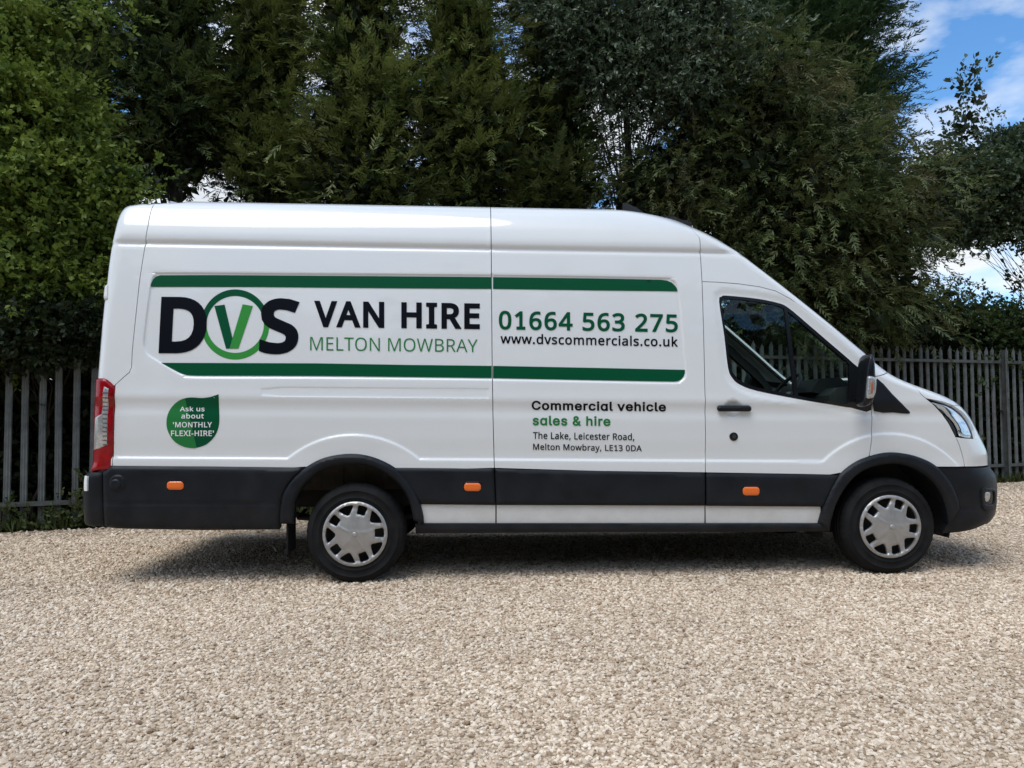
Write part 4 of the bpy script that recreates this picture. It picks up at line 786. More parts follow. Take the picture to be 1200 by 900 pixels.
# ------------------------------------------------------------------ lettering and graphics on the side
DL = 0.0030
def decal(name, outline, material, parent, lift=DL, holes=()):
    o, t, l = None, None, None
    P, T, loops = cdt_fill(L(outline), [L(h) for h in holes], .03)
    X = surf(P[:, 0], P[:, 1]) + normal(P[:, 0], P[:, 1])*(relief(P)+lift)[:, None]
    N = normal(P[:, 0], P[:, 1]); a, b, c = X[T[:, 0]], X[T[:, 1]], X[T[:, 2]]
    fl = (np.cross(b-a, c-a)*N[T[:, 0]]).sum(1) < 0
    T = np.where(fl[:, None], T[:, ::-1], T)
    return link(name, mesh_np(name, X, T, True, N), material, parent)
GLYPHS = json.loads(r"""{"N":{" ":[209,[]],"'":[180,[[128,573,112,366,68,366,52,573]]],",":[215,[[154,84,136,23,111,-42,85,-103,33,-103,49,-38,63,31,73,93,148,93]]],"-":[258,[[32,184,32,246,226,246,226,184]]],".":[215,[[58,43,59,61,64,75,72,85,82,92,94,96,107,97,120,96,132,92,142,85,151,75,156,61,157,43,156,26,151,12,142,2,132,-6,120,-10,107,-11,94,-10,82,-6,72,2,64,12,59,26]]],"0":[459,[[419,287,409,163,401,128,390,97,376,70,359,47,339,27,316,12,290,1,261,-6,229,-8,188,-4,153,8,122,27,97,54,76,88,60,129,48,176,42,229,39,287,41,346,48,399,58,446,73,486,93,520,119,547,149,566,186,578,229,581,269,578,304,566,335,547,361,520,382,486,399,446,410,399,417,346],[110,287,111,238,115,194,121,156,131,125,143,98,159,78,178,64,202,55,229,52,256,55,279,64,298,78,314,98,326,124,336,156,343,194,347,238,348,287,347,336,343,380,336,417,326,449,314,475,298,495,279,510,256,518,229,521,202,518,178,510,159,495,143,475,131,449,121,417,115,380,111,336]]],"1":[459,[[285,0,216,0,216,400,216,439,217,470,219,499,196,477,169,455,108,405,71,452,226,573,285,573]]],"2":[459,[[417,0,38,0,38,59,188,210,261,287,306,353,315,376,320,399,322,424,318,453,309,477,294,496,273,510,249,518,221,520,194,519,169,514,147,506,83,466,45,513,94,548,153,572,221,581,255,579,285,572,313,562,336,548,356,531,372,510,384,485,391,458,394,428,392,399,386,371,375,344,361,318,344,292,324,267,247,185,128,67,128,64,417,64]]],"3":[459,[[395,439,394,414,389,392,381,372,370,355,356,339,340,326,321,316,300,307,277,302,277,298,319,290,353,276,379,255,398,229,409,198,413,163,410,131,403,101,390,74,371,50,348,30,318,14,283,2,241,-6,193,-8,110,-1,36,23,36,89,114,61,194,51,241,55,278,65,305,81,324,104,335,132,339,164,337,187,331,206,320,223,306,236,288,247,265,255,240,261,211,264,179,265,123,265,123,326,180,326,209,327,236,332,259,339,278,350,294,362,307,377,316,394,321,413,323,434,320,460,311,481,295,498,274,511,249,519,219,521,164,515,117,498,75,473,39,521,61,537,87,550,115,563,147,573,181,579,218,581,273,576,317,563,352,540,376,511,390,477]]],"4":[459,[[443,130,359,130,359,0,291,0,291,130,17,130,17,190,286,576,359,576,359,193,443,193],[291,374,291,412,293,444,294,474,295,500,292,500,276,468,257,438,86,193,291,193]]],"5":[459,[[221,351,258,349,292,342,322,331,349,316,371,297,389,274,402,247,410,217,413,183,410,145,402,111,387,81,368,54,343,32,314,15,280,2,242,-5,199,-8,116,0,51,23,51,90,121,62,200,52,227,54,252,58,274,65,293,76,310,89,323,106,333,126,339,149,341,176,337,210,325,239,306,262,279,279,243,289,197,292,146,288,99,280,64,302,86,573,373,573,373,508,146,508,132,342,169,348]]],"6":[459,[[44,245,51,342,75,433,87,461,103,486,121,510,143,530,168,548,196,562,228,572,265,578,306,581,344,579,377,573,377,513,344,520,308,523,273,521,242,515,216,504,193,491,173,474,158,454,145,431,134,407,127,380,115,291,119,291,150,326,194,350,255,358,287,356,316,349,342,338,365,322,384,303,400,279,412,251,419,220,421,184,419,147,411,112,399,82,382,55,361,33,336,15,307,2,275,-5,239,-8,212,-6,187,-1,163,7,140,19,119,35,101,54,84,76,70,103,59,133,51,166,46,204],[238,51,270,55,297,66,320,84,337,109,348,143,351,184,348,218,339,247,324,271,302,289,274,300,241,303,217,301,195,296,175,287,157,276,143,263,131,248,122,232,117,215,115,198,123,146,146,99,185,64,201,57,219,53]]],"7":[459,[[109,0,344,508,35,508,35,573,419,573,419,518,187,0]]],"A":[512,[[437,0,368,177,141,177,73,0,0,0,224,575,289,575,512,0],[282,415,274,438,263,473,255,500,247,468,238,438,230,415,165,241,346,241]]],"B":[521,[[241,573,307,569,361,558,404,541,434,515,453,478,459,431,457,409,453,389,446,371,437,354,424,340,409,328,392,317,372,309,350,304,350,300,415,279,433,267,448,253,461,236,470,215,476,191,478,163,475,130,467,100,454,74,436,52,413,33,385,19,354,8,318,2,279,0,78,0,78,573],[256,329,300,331,334,339,357,352,372,371,381,394,384,423,380,451,369,474,351,490,324,502,289,509,245,511,150,511,150,329],[150,269,150,61,265,61,311,64,346,74,371,91,388,112,398,138,401,168,399,188,395,205,388,221,377,235,362,247,344,256,321,263,293,267,260,269]]],"D":[585,[[536,292,533,231,521,177,501,131,474,91,439,58,399,33,351,15,297,4,237,0,78,0,78,573,254,573,309,569,359,558,404,540,443,516,476,484,502,446,521,401,533,350],[460,289,457,337,449,379,435,415,416,444,391,469,361,487,327,500,287,508,244,511,150,511,150,62,228,62,299,68,357,87,402,119,434,164,454,220]]],"E":[446,[[398,0,78,0,78,573,398,573,398,509,150,509,150,330,383,330,383,268,150,268,150,63,398,63]]],"F":[416,[[150,0,78,0,78,573,398,573,398,509,150,509,150,306,383,306,383,243,150,243]]],"H":[594,[[516,0,443,0,443,267,150,267,150,0,78,0,78,573,150,573,150,330,443,330,443,573,516,573]]],"I":[272,[[239,0,32,0,32,42,99,57,99,515,32,531,32,573,239,573,239,531,172,515,172,57,239,42]]],"L":[420,[[78,0,78,573,150,573,150,64,400,64,400,0]]],"M":[727,[[330,0,142,502,139,502,142,461,144,407,144,347,144,0,78,0,78,573,184,573,361,103,364,103,544,573,650,573,650,0,578,0,578,352,579,408,581,460,584,501,581,501,390,0]]],"N":[609,[[532,0,447,0,141,476,138,476,141,432,143,378,144,320,144,0,78,0,78,573,161,573,467,99,470,99,468,137,466,193,464,249,464,573,532,573]]],"O":[626,[[577,287,576,244,570,204,561,166,547,132,531,101,510,73,486,49,459,29,428,13,393,1,355,-6,314,-8,271,-6,232,1,196,13,165,29,138,49,114,73,94,101,78,132,65,167,56,204,51,245,49,288,52,344,62,396,78,442,100,482,130,517,166,545,208,565,258,577,314,581,369,577,417,565,459,545,495,517,524,483,547,442,564,396,574,344],[125,287,127,241,134,200,145,163,161,131,182,104,207,83,238,67,273,58,314,55,354,58,390,67,420,83,445,104,465,131,481,163,492,200,499,241,501,287,496,354,481,411,456,457,421,491,373,511,314,518,274,515,238,506,207,490,182,469,161,443,145,411,134,374,127,333]]],"R":[499,[[236,573,281,571,320,565,353,555,381,540,404,522,422,500,434,474,442,444,444,410,442,381,437,356,427,334,415,315,401,298,385,285,330,257,487,0,403,0,264,237,150,237,150,0,78,0,78,573],[232,510,150,510,150,298,236,298,278,301,312,310,338,325,355,347,366,374,370,407,368,430,363,450,355,467,343,480,328,491,310,500,287,505,261,509]]],"S":[440,[[403,153,400,121,392,92,378,66,359,44,335,26,307,11,274,1,238,-6,198,-8,137,-5,83,4,41,19,41,88,113,65,201,55,228,56,252,60,273,66,290,74,305,85,316,98,324,113,329,129,330,147,329,164,325,180,318,194,308,207,295,218,277,230,196,265,131,294,85,330,57,375,48,435,51,464,58,490,71,513,89,533,110,550,136,563,165,573,197,579,231,581,318,572,389,549,366,487,302,508,229,517,207,516,187,513,169,507,155,499,142,489,133,478,126,464,122,450,121,434,122,416,126,400,133,386,143,373,156,362,172,351,246,318,332,279,353,264,371,247,385,228,395,206,401,181]]],"T":[446,[[259,0,187,0,187,509,8,509,8,573,437,573,437,509,259,509]]],"V":[481,[[481,573,277,0,204,0,0,573,75,573,204,205,220,160,231,119,241,80,250,119,262,161,277,207,405,573]]],"W":[746,[[735,573,583,0,510,0,399,375,389,410,380,443,373,471,370,488,367,471,361,443,352,409,342,373,234,0,161,0,10,573,85,573,174,223,183,186,190,151,196,118,201,87,206,119,213,154,222,191,232,227,333,573,407,573,512,225,523,187,532,151,538,117,544,87,550,129,560,175,572,224,660,573]]],"X":[470,[[467,0,385,0,233,249,79,0,3,0,193,298,15,573,95,573,236,348,377,573,453,573,276,300]]],"Y":[454,[[227,291,376,573,454,573,263,222,263,0,191,0,191,219,0,573,79,573]]],"a":[450,[[231,437,279,433,318,422,347,403,368,375,381,338,385,293,385,0,334,0,320,61,317,61,279,22,234,-1,172,-8,148,-7,124,-2,103,6,84,16,68,30,55,48,45,68,39,92,37,119,43,159,59,192,87,219,127,238,179,251,243,257,316,259,316,285,313,317,306,342,293,359,275,371,253,378,227,380,163,370,106,347,84,400,151,426],[252,208,204,203,167,195,141,182,124,165,113,144,110,119,112,97,120,79,132,66,148,56,167,51,188,49,223,52,253,62,279,79,299,103,311,134,315,172,315,210]]],"b":[493,[[139,461,138,410,135,373,139,373,153,390,169,405,189,419,213,429,240,435,272,437,322,431,365,412,401,381,428,338,444,283,449,215,447,168,439,127,427,91,410,61,390,36,365,17,337,3,306,-5,272,-8,240,-6,213,0,189,10,169,24,153,38,139,55,133,55,119,0,68,0,68,609,139,609],[260,379,231,377,207,371,188,361,172,348,159,330,150,308,144,282,140,252,139,217,139,214,142,165,150,125,165,93,187,69,219,55,261,51,297,55,325,69,348,93,363,126,373,166,376,216,373,265,363,306,348,338,325,360,296,374]]],"c":[385,[[241,-8,204,-5,170,2,139,15,112,34,88,58,69,87,55,123,47,165,44,213,47,262,56,305,71,342,90,372,114,396,142,415,174,428,208,435,245,438,309,431,358,415,337,356,292,370,244,376,217,374,193,368,172,358,155,343,141,325,131,303,123,277,119,247,117,213,119,181,123,152,131,126,141,104,155,86,172,71,191,61,214,55,240,53,302,60,351,78,351,15,304,-2]]],"d":[493,[[221,-8,171,-2,128,17,92,48,65,91,49,146,44,214,49,282,66,338,93,381,128,413,171,432,221,438,280,429,323,407,354,374,359,374,356,405,354,438,354,609,425,609,425,0,368,0,358,58,354,58,323,24,279,1],[232,51,273,55,305,67,328,88,343,117,352,154,355,200,355,213,352,263,343,304,329,336,306,360,274,375,231,379,196,374,168,359,146,334,130,300,120,260,117,213,120,165,130,125,146,93,168,69,197,55]]],"e":[452,[[234,438,269,435,301,427,329,414,354,396,374,373,390,346,402,315,409,281,411,244,411,201,117,201,122,157,134,119,154,90,181,69,215,56,254,52,327,60,392,82,392,20,327,-1,251,-8,212,-5,176,3,143,17,114,36,90,61,70,91,56,126,47,167,44,212,47,257,55,297,68,333,86,364,108,390,134,411,164,426,198,435],[233,380,202,377,175,366,154,348,137,323,125,293,119,257,338,257,336,281,333,302,326,322,318,338,306,353,292,364,276,373,256,378]]],"h":[496,[[139,431,138,399,135,370,140,370,174,407,221,429,273,437,306,435,335,430,360,421,382,408,399,391,413,370,423,344,429,314,431,280,431,0,361,0,361,275,358,307,351,333,338,353,319,367,295,376,265,379,235,377,210,370,189,360,173,347,160,329,150,308,144,283,140,254,139,222,139,0,68,0,68,609,139,609]]],"i":[207,[[139,430,139,0,68,0,68,430],[104,591,133,580,140,572,144,560,145,546,144,532,140,521,133,512,104,501,93,502,83,506,75,512,68,521,64,532,63,546,64,560,68,572,75,580,83,586,93,590]]],"k":[428,[[138,291,137,257,135,221,138,221,152,240,172,264,189,285,326,430,409,430,235,246,421,0,336,0,187,200,138,158,138,0,68,0,68,609,138,609]]],"l":[207,[[139,0,68,0,68,609,139,609]]],"m":[750,[[540,438,584,434,621,421,649,401,669,371,681,330,685,280,685,0,615,0,615,277,613,308,606,333,594,353,577,367,555,376,528,379,490,374,460,362,438,342,423,315,414,280,411,237,411,0,342,0,342,277,332,333,325,347,315,359,303,367,289,374,272,377,253,379,227,377,204,370,185,360,170,347,158,329,150,308,144,283,140,255,139,223,139,0,68,0,68,430,125,430,136,371,140,371,173,409,217,431,266,438,298,436,325,430,349,420,369,406,386,388,398,366,402,366,418,388,438,406,461,420,486,430,512,436]]],"n":[496,[[275,438,322,434,361,421,391,401,413,371,426,330,431,280,431,0,361,0,361,275,358,307,351,333,338,353,319,367,295,376,265,379,222,374,189,361,166,338,151,308,142,269,139,223,139,0,68,0,68,430,125,430,136,371,140,371,175,409,222,431]]],"o":[485,[[442,216,440,181,436,150,428,121,417,95,404,71,388,51,369,33,348,18,324,7,299,-1,271,-6,241,-8,214,-6,188,-1,163,7,140,18,119,33,100,51,84,71,70,95,59,121,51,150,46,181,44,216,47,261,55,301,68,336,87,367,110,392,137,412,169,426,204,435,244,438,281,435,316,426,347,412,374,392,398,367,417,336,431,301,439,261],[117,216,119,184,123,154,130,128,141,105,155,86,172,71,192,59,216,53,243,51,270,53,294,59,314,71,331,86,345,105,356,128,363,154,367,184,369,216,367,248,363,277,355,303,345,325,331,344,314,359,294,370,270,376,242,379,202,374,171,359,147,335,130,303,120,263]]],"r":[331,[[269,438,295,437,319,433,310,368,287,372,264,374,217,363,176,334,149,289,139,229,139,0,68,0,68,430,126,430,134,351,137,351,170,395,214,426,231,433,249,437]]],"s":[384,[[348,119,346,92,339,69,327,49,311,32,292,18,268,6,241,-2,210,-6,176,-8,99,-1,42,19,42,83,104,60,178,49,211,51,236,57,256,66,269,79,277,94,280,112,271,141,239,167,174,196,103,228,84,239,69,252,57,266,48,283,43,302,41,324,46,358,61,386,85,408,118,425,157,435,202,438,275,430,339,409,315,353,258,372,197,380,171,379,149,374,131,366,118,356,111,343,108,328,119,298,154,274,219,246,289,215,306,203,321,191,333,176,341,159,346,140]]],"t":[289,[[212,50,245,53,272,59,272,5,240,-4,200,-8,178,-7,157,-3,138,4,120,13,104,27,91,44,82,66,76,93,74,125,74,375,13,375,13,409,75,437,103,528,144,528,144,430,269,430,269,375,144,375,144,127,146,103,153,83,163,69,177,58,193,52]]],"u":[496,[[427,430,427,0,370,0,359,57,356,57,321,20,273,-1,220,-8,187,-6,159,-1,134,8,112,21,95,38,81,59,71,85,65,114,63,148,63,430,135,430,135,153,137,122,145,96,158,76,176,62,200,53,230,51,260,53,285,59,306,69,323,82,336,100,345,121,352,146,356,175,357,206,357,430]]],"v":[407,[[163,0,0,430,75,430,167,176,180,137,193,96,201,63,204,63,214,96,227,138,241,176,332,430,407,430,244,0]]],"w":[630,[[346,243,336,276,328,308,321,335,316,357,313,357,308,335,302,307,294,275,284,242,207,1,127,1,9,431,82,431,141,201,153,154,163,109,169,73,172,73,178,97,185,128,193,160,201,188,277,431,354,431,428,188,440,149,451,109,457,74,460,74,466,108,477,153,489,201,549,431,621,431,502,1,419,1]]],"y":[409,[[1,430,76,430,169,185,184,144,196,105,205,68,209,68,224,121,245,186,333,430,409,430,224,-59,188,-130,173,-148,157,-164,138,-176,117,-185,94,-191,67,-192,34,-190,9,-186,9,-130,30,-133,56,-135,99,-126,130,-99,152,-59,174,-2]]]},"I":{" ":[188,[]],"&":[448,[[197,-7,165,-5,136,1,110,12,88,26,69,42,54,62,43,84,36,108,34,133,36,154,40,173,47,189,85,235,140,279,216,335,237,352,255,375,262,405,260,420,255,434,245,445,233,454,219,459,201,461,168,453,145,431,137,399,145,363,169,327,204,284,438,0,364,0,171,231,121,293,87,344,81,361,77,379,75,398,77,420,82,440,91,458,102,474,117,488,134,499,154,507,176,512,200,513,224,512,246,507,266,499,283,488,297,475,308,459,317,442,322,424,324,404,315,362,291,325,256,293,154,217,110,174,103,161,98,146,97,131,98,115,102,101,109,87,118,76,130,66,143,57,158,51,175,48,193,46,213,48,232,52,251,59,301,95,315,112,327,131,336,151,343,174,348,198,349,224,408,224,406,194,403,167,397,144,371,92,345,62,333,47,315,30,294,17,271,7,246,-1,221,-5]]],"C":[510,[[267,-7,225,-3,186,7,150,25,119,49,92,79,70,115,53,157,44,203,40,254,44,305,53,352,70,393,92,429,119,459,150,484,186,501,225,512,267,516,340,504,362,496,383,485,402,471,419,456,435,438,448,418,459,397,467,373,473,348,408,348,389,395,357,428,315,449,267,456,237,453,209,445,184,432,161,414,141,391,125,364,113,332,106,295,103,254,106,213,113,177,125,145,141,117,161,94,184,76,210,63,237,56,267,53,315,60,357,81,389,114,408,160,473,160,467,135,459,112,448,91,435,71,420,53,402,38,383,24,363,13,341,5,317,-2,293,-6]]],"a":[389,[[160,-9,137,-7,115,-3,94,5,76,15,60,29,48,45,38,63,32,84,30,108,32,128,36,146,43,161,53,174,64,184,78,193,125,211,178,220,234,227,265,235,271,240,274,246,276,255,276,257,267,297,240,322,196,331,149,322,118,301,100,274,41,291,51,313,64,331,79,346,95,358,114,368,133,375,194,384,239,379,286,360,300,350,312,336,322,320,330,301,335,278,337,251,337,0,277,0,277,52,272,52,252,25,215,1],[170,45,192,47,211,51,228,59,242,68,254,80,263,93,270,108,274,122,276,138,276,190,259,182,231,176,200,171,175,168,134,159,103,139,97,130,93,118,92,105,102,72,130,52]]],"c":[396,[[207,-8,174,-5,144,3,117,16,93,35,72,58,56,85,44,116,37,150,34,187,37,225,44,260,56,291,72,318,93,341,117,360,144,374,174,382,207,384,260,377,305,356,340,322,362,277,303,262,290,289,270,311,242,325,207,330,184,328,163,321,145,310,130,296,118,278,108,258,102,236,98,212,96,187,98,163,102,139,108,117,118,97,130,80,145,66,163,55,184,49,207,46,243,52,271,66,292,89,304,117,363,102,341,56,306,21,261,-1]]],"d":[424,[[195,-8,165,-6,137,3,111,16,89,34,70,57,55,84,43,116,36,151,34,189,36,227,43,261,55,293,70,320,89,342,112,361,137,374,165,382,196,384,218,383,237,379,253,373,287,346,306,319,311,319,311,509,372,509,372,0,313,0,313,59,307,59,287,31,252,4,236,-3,217,-7],[205,47,226,49,246,55,263,65,278,78,290,95,299,115,306,138,310,162,312,189,310,216,306,241,300,263,290,282,278,299,263,312,246,322,227,328,205,330,182,328,162,322,145,311,130,298,118,281,108,261,102,239,98,215,96,189,98,163,102,139,109,117,118,97,130,80,145,66,162,55,182,49]]],"e":[404,[[212,-8,177,-5,145,3,117,16,92,35,72,58,56,85,44,116,37,150,34,187,36,224,44,258,55,290,71,317,91,340,115,359,142,373,172,382,205,384,266,374,285,366,303,355,319,341,334,324,347,305,357,282,365,256,370,227,371,194,371,169,75,169,75,221,338,221,310,202,308,226,304,248,298,269,288,286,277,301,263,314,246,323,227,328,205,330,183,328,164,323,146,313,131,301,119,286,109,270,102,251,97,231,96,211,96,178,98,151,102,127,110,106,121,88,135,73,151,61,169,53,190,48,212,46,254,53,285,73,306,105,365,91,358,72,348,55,335,39,320,26,302,14,283,4,261,-3,237,-7]]],"h":[410,[[114,227,114,0,53,0,53,509,114,509,114,287,102,287,116,319,132,344,152,362,175,374,200,382,227,384,252,383,275,377,295,369,313,356,328,340,341,321,350,298,355,271,357,240,357,0,296,0,296,235,293,263,286,286,273,304,256,318,235,326,210,329,192,328,176,324,161,317,147,308,136,297,126,283,119,266,115,248]]],"i":[167,[[53,0,53,379,114,379,114,0],[84,443,73,444,63,448,54,455,47,463,43,472,41,483,43,494,47,504,54,512,63,518,73,522,84,524,95,522,105,518,114,512,121,504,125,494,126,483,125,472,121,463,114,455,105,448,95,444]]],"l":[189,[[139,-2,112,0,91,8,74,20,62,37,55,59,53,84,53,509,114,509,114,99,120,62,126,57,135,53,146,52,160,53,170,54,181,3,162,-1]]],"m":[610,[[53,0,53,379,112,379,112,295,108,295,114,314,122,331,132,346,172,376,219,386,245,383,268,375,287,361,303,342,314,320,321,295,312,295,318,312,326,329,337,343,381,375,437,386,458,385,478,380,497,372,514,361,529,346,541,328,550,307,555,283,557,255,557,0,496,0,496,254,493,279,485,298,473,313,456,323,438,329,419,330,402,329,387,326,374,320,345,290,335,247,335,0,274,0,274,260,272,280,265,297,253,311,238,322,220,328,199,330,158,320,145,312,135,302,126,289,119,274,115,257,114,238,114,0]]],"o":[415,[[207,-8,174,-5,144,3,117,16,93,35,72,58,56,85,44,116,37,150,34,187,37,225,44,260,56,291,72,318,93,341,117,360,144,374,174,382,207,384,241,382,271,374,299,360,323,341,343,318,359,291,371,260,379,225,381,187,379,150,371,116,359,85,343,58,323,35,299,16,271,3,241,-5],[207,46,231,49,252,55,270,66,285,80,298,97,307,117,314,139,318,163,319,187,318,212,314,236,307,258,298,278,285,296,270,310,252,321,231,328,207,330,184,328,163,321,145,310,130,296,118,278,108,258,102,236,98,212,96,187,98,163,102,139,108,117,118,97,130,80,145,66,163,55,184,49]]],"r":[259,[[53,0,53,379,112,379,112,321,115,321,124,339,137,354,152,367,171,377,191,383,213,385,229,384,243,384,243,322,230,324,207,326,190,324,174,321,159,315,146,306,135,296,126,284,119,269,115,254,114,237,114,0]]],"s":[365,[[182,-8,157,-7,133,-3,112,3,93,12,76,24,62,38,50,54,41,73,36,94,94,107,101,87,111,72,124,60,141,52,160,47,181,45,206,47,227,53,244,62,258,74,265,88,268,103,266,115,262,126,254,136,243,144,229,150,212,155,149,170,118,180,92,192,72,208,58,227,50,249,47,274,49,295,55,314,65,332,79,347,95,360,115,370,137,378,161,383,187,384,212,383,234,379,254,372,271,363,286,352,299,339,324,290,268,277,262,291,254,304,243,316,228,325,210,331,187,333,166,331,147,326,131,317,119,305,111,292,109,277,110,264,115,253,124,243,172,223,229,209,261,200,287,187,306,171,320,153,328,131,331,107,329,85,323,65,312,47,298,31,281,18,260,6,236,-2,210,-7]]],"v":[389,[[163,0,17,379,84,379,165,155,187,87,206,21,184,21,203,87,224,155,305,379,371,379,226,0]]]}}""")
def winding(P, loops):
    w = np.zeros(len(P), int)
    for poly in loops:
        a = poly; b = np.roll(poly, -1, 0); x, y = P[:, 0][:, None], P[:, 1][:, None]
        cr_ = (b[:, 0]-a[:, 0])*(y-a[:, 1]) - (x-a[:, 0])*(b[:, 1]-a[:, 1])
        w += (((a[:, 1] <= y) & (b[:, 1] > y) & (cr_ > 0)).sum(1) - ((a[:, 1] > y) & (b[:, 1] <= y) & (cr_ < 0)).sum(1))
    return w
def sarea(l): return 0.5*np.sum(l[:, 0]*np.roll(l[:, 1], -1)-np.roll(l[:, 0], -1)*l[:, 1])
def glyph_loops(font, ch, bold):
    """outlines of one letter in thousandths of the type size, thickened by bold"""
    adv, cs = GLYPHS[font]['d' if font == 'I' and ch == 'a' else ch]
    loops = [np.array(c, float).reshape(-1, 2) for c in cs]
    if font == 'I' and ch == 'a':                       # round single-storey a: a d without its stem above the bowl
        top = max(np.array(c, float).reshape(-1, 2)[:, 1].max() for c in GLYPHS['I']['o'][1])
        for l in loops: l[:, 1] = np.minimum(l[:, 1], top)
    loops = [l for l in (clean(l, .5) for l in loops) if len(l) > 2]
    if bold and loops:
        sg = np.sign(max((sarea(l) for l in loops), key=abs))
        loops = [inset(l, -bold*sg*np.sign(sarea(l))) for l in loops]
    return adv, loops
def wind_fill(loops, step):
    loops = [clean(densify(l, step)) for l in loops]
    lo = np.min([l.min(0) for l in loops], 0); hi = np.max([l.max(0) for l in loops], 0)
    vc = [Vector(p) for l in loops for p in l]; ed = []; o = 0
    for l in loops: n = len(l); ed += [(o+i, o+(i+1) % n) for i in range(n)]; o += n
    V, E, F, a_, b_, c_ = delaunay_2d_cdt(vc, ed, [], 0, 1e-7)
    P = np.array([(v.x, v.y) for v in V]); T = np.array([f for f in F if len(f) == 3], int)
    return P, T[winding(P[T].mean(1), loops) != 0]
def lettering(text, quad, material, parent, bold=0, lift=DL, track=0, font='N', single=False, slab=False, name='lettering'):
    items = []; x = 0
    for ch in text:
        adv, ls = glyph_loops(font, ch, bold)
        if ls:
            if slab and ch == '1':
                c = ls[0]; b = c[c[:, 1] < 5]; m = (b[:, 0].min()+b[:, 0].max())/2; w = 150; t = 62+bold*2
                ft = np.array([(m-w, -bold), (m+w, -bold), (m+w, t-bold), (m-w, t-bold)]); ls = ls+[ft if sarea(c) > 0 else ft[::-1]]
            items.append((ch, [l+[x, 0] for l in ls]))
        x += adv+track
    A = np.concatenate([l for i in items for l in i[1]]); x0, y0 = A.min(0); x1, y1 = A.max(0); q = np.asarray(quad, float)
    def topx(c):
        s_ = ((c[:, 0]-x0)/(x1-x0))[:, None]; t_ = ((y1-c[:, 1])/(y1-y0))[:, None]
        return (q[0]*(1-s_)+q[1]*s_)*(1-t_) + (q[3]*(1-s_)+q[2]*s_)*t_
    Vs = []; Fs = []; Ns = []; base = 0
    for ch, ls in items:
        P, T = wind_fill([L(topx(l)) for l in ls], .02)
        N = normal(P[:, 0], P[:, 1]); X = surf(P[:, 0], P[:, 1]) + N*(relief(P)+lift)[:, None]
        a, b, c = X[T[:, 0]], X[T[:, 1]], X[T[:, 2]]
        T = np.where(((np.cross(b-a, c-a)*N[T[:, 0]]).sum(1) < 0)[:, None], T[:, ::-1], T)
        if single: link('digit' if ch.isdigit() else 'letter', mesh_np('letter', X, T, True, N), material, parent)
        else: Vs.append(X); Ns.append(N); Fs.append(T+base); base += len(X)
    if Vs: link(name, mesh_np(name, np.concatenate(Vs), np.concatenate(Fs), True, np.concatenate(Ns)), material, parent)

# stripes (each in two lengths, cut at the panel joint)
decal('green_stripe', [(176.3, 335.8), (177.2, 331.5), (178.8, 327.6), (181.3, 324.6), (184, 323), (188, 322.2), (250, 322), (480, 323.6), (576, 324.4), (576, 338.2), (480, 337.6), (300, 336)], M['vinyl_dark'], side_rear)
decal('green_stripe', [(577.8, 324.4), (700, 326), (775, 327.5), (782, 328.5), (787, 330.6), (791, 334), (793.3, 337.4), (794.3, 341), (700, 340), (577.8, 338.2)], M['vinyl_dark'], side_front)
decal('green_stripe', [(188.5, 425), (370, 425.6), (480, 427.5), (576, 428.6), (576, 442.8), (480, 441.6), (370, 440.3), (228, 440), (219, 439.3), (212, 437.4), (203, 433)], M['vinyl_dark'], side_rear)
decal('green_stripe', [(577.8, 428.6), (700, 431), (803, 433.3), (802.8, 437), (801.4, 441), (798.5, 444.4), (795, 446.3), (790.8, 447), (700, 445.4), (577.8, 442.9)], M['vinyl_dark'], side_front)
# round emblem between two big letters
def arc(cx, cy, rx0, ry0, rx1, ry1, a0, a1, n=40):
    a = np.radians(np.linspace(a0, a1, n))
    return np.concatenate([np.stack([cx+rx1*np.cos(a), cy+ry1*np.sin(a)], -1), np.stack([cx+rx0*np.cos(a), cy+ry0*np.sin(a)], -1)[::-1]])
decal('emblem_ring', arc(275.2, 379.9, 33.6, 33.4, 40, 41.2, 182, 350), M['vinyl_dark'], side_rear, .0016)
decal('emblem_ring', arc(275.2, 379.9, 33.6, 33.4, 40, 41.2, -10, 182), M['vinyl_light'], side_rear, .0016)
decal('emblem_stroke', [(250.8, 358.3), (262.8, 356.7), (272, 395.8), (268.5, 408.3), (264.5, 408.3)], M['vinyl_dark'], side_rear)
decal('emblem_stroke', [(284, 356.3), (296, 358.3), (279, 408.2), (268.7, 408.3), (272.2, 395.8)], M['vinyl_light'], side_rear)
lettering('D', [(188.7, 347.5), (243.6, 347.9), (240, 413.9), (185.3, 413.7)], M['vinyl_black'], side_rear, 36, .0034, single=True)
lettering('S', [(305.5, 349), (351.5, 349.3), (348.5, 415), (303, 415)], M['vinyl_black'], side_rear, 34, .0034, single=True)
lettering('VAN HIRE', [(367.8, 352), (562.3, 355.3), (562.3, 385.5), (367.8, 383)], M['vinyl_black'], side_rear, 30, track=56, single=True)
lettering('MELTON MOWBRAY', [(363.2, 394.4), (559.6, 397.4), (559.6, 412.6), (363.2, 410.4)], M['vinyl_mid'], side_rear, -4, single=True)
lettering('01664 563 275', [(584.6, 363.7), (794.6, 368), (794.6, 389.4), (584.6, 386)], M['vinyl_dark'], side_front, 21, track=48, single=True, slab=True)
lettering('www.dvscommercials.co.uk', [(586.5, 390.4), (794.8, 394.2), (794.8, 406.2), (586.5, 402.4)], M['vinyl_black'], side_front, 17, track=34)
lettering('Commercial vehicle', [(623, 469.3), (780.3, 471.2), (780.3, 482.4), (623, 480.4)], M['vinyl_black'], side_front, 24, track=36, font='I')
lettering('sales & hire', [(624, 486.7), (715.3, 488), (715.3, 499.4), (624, 498.4)], M['vinyl_mid'], side_front, 22, track=36, font='I')
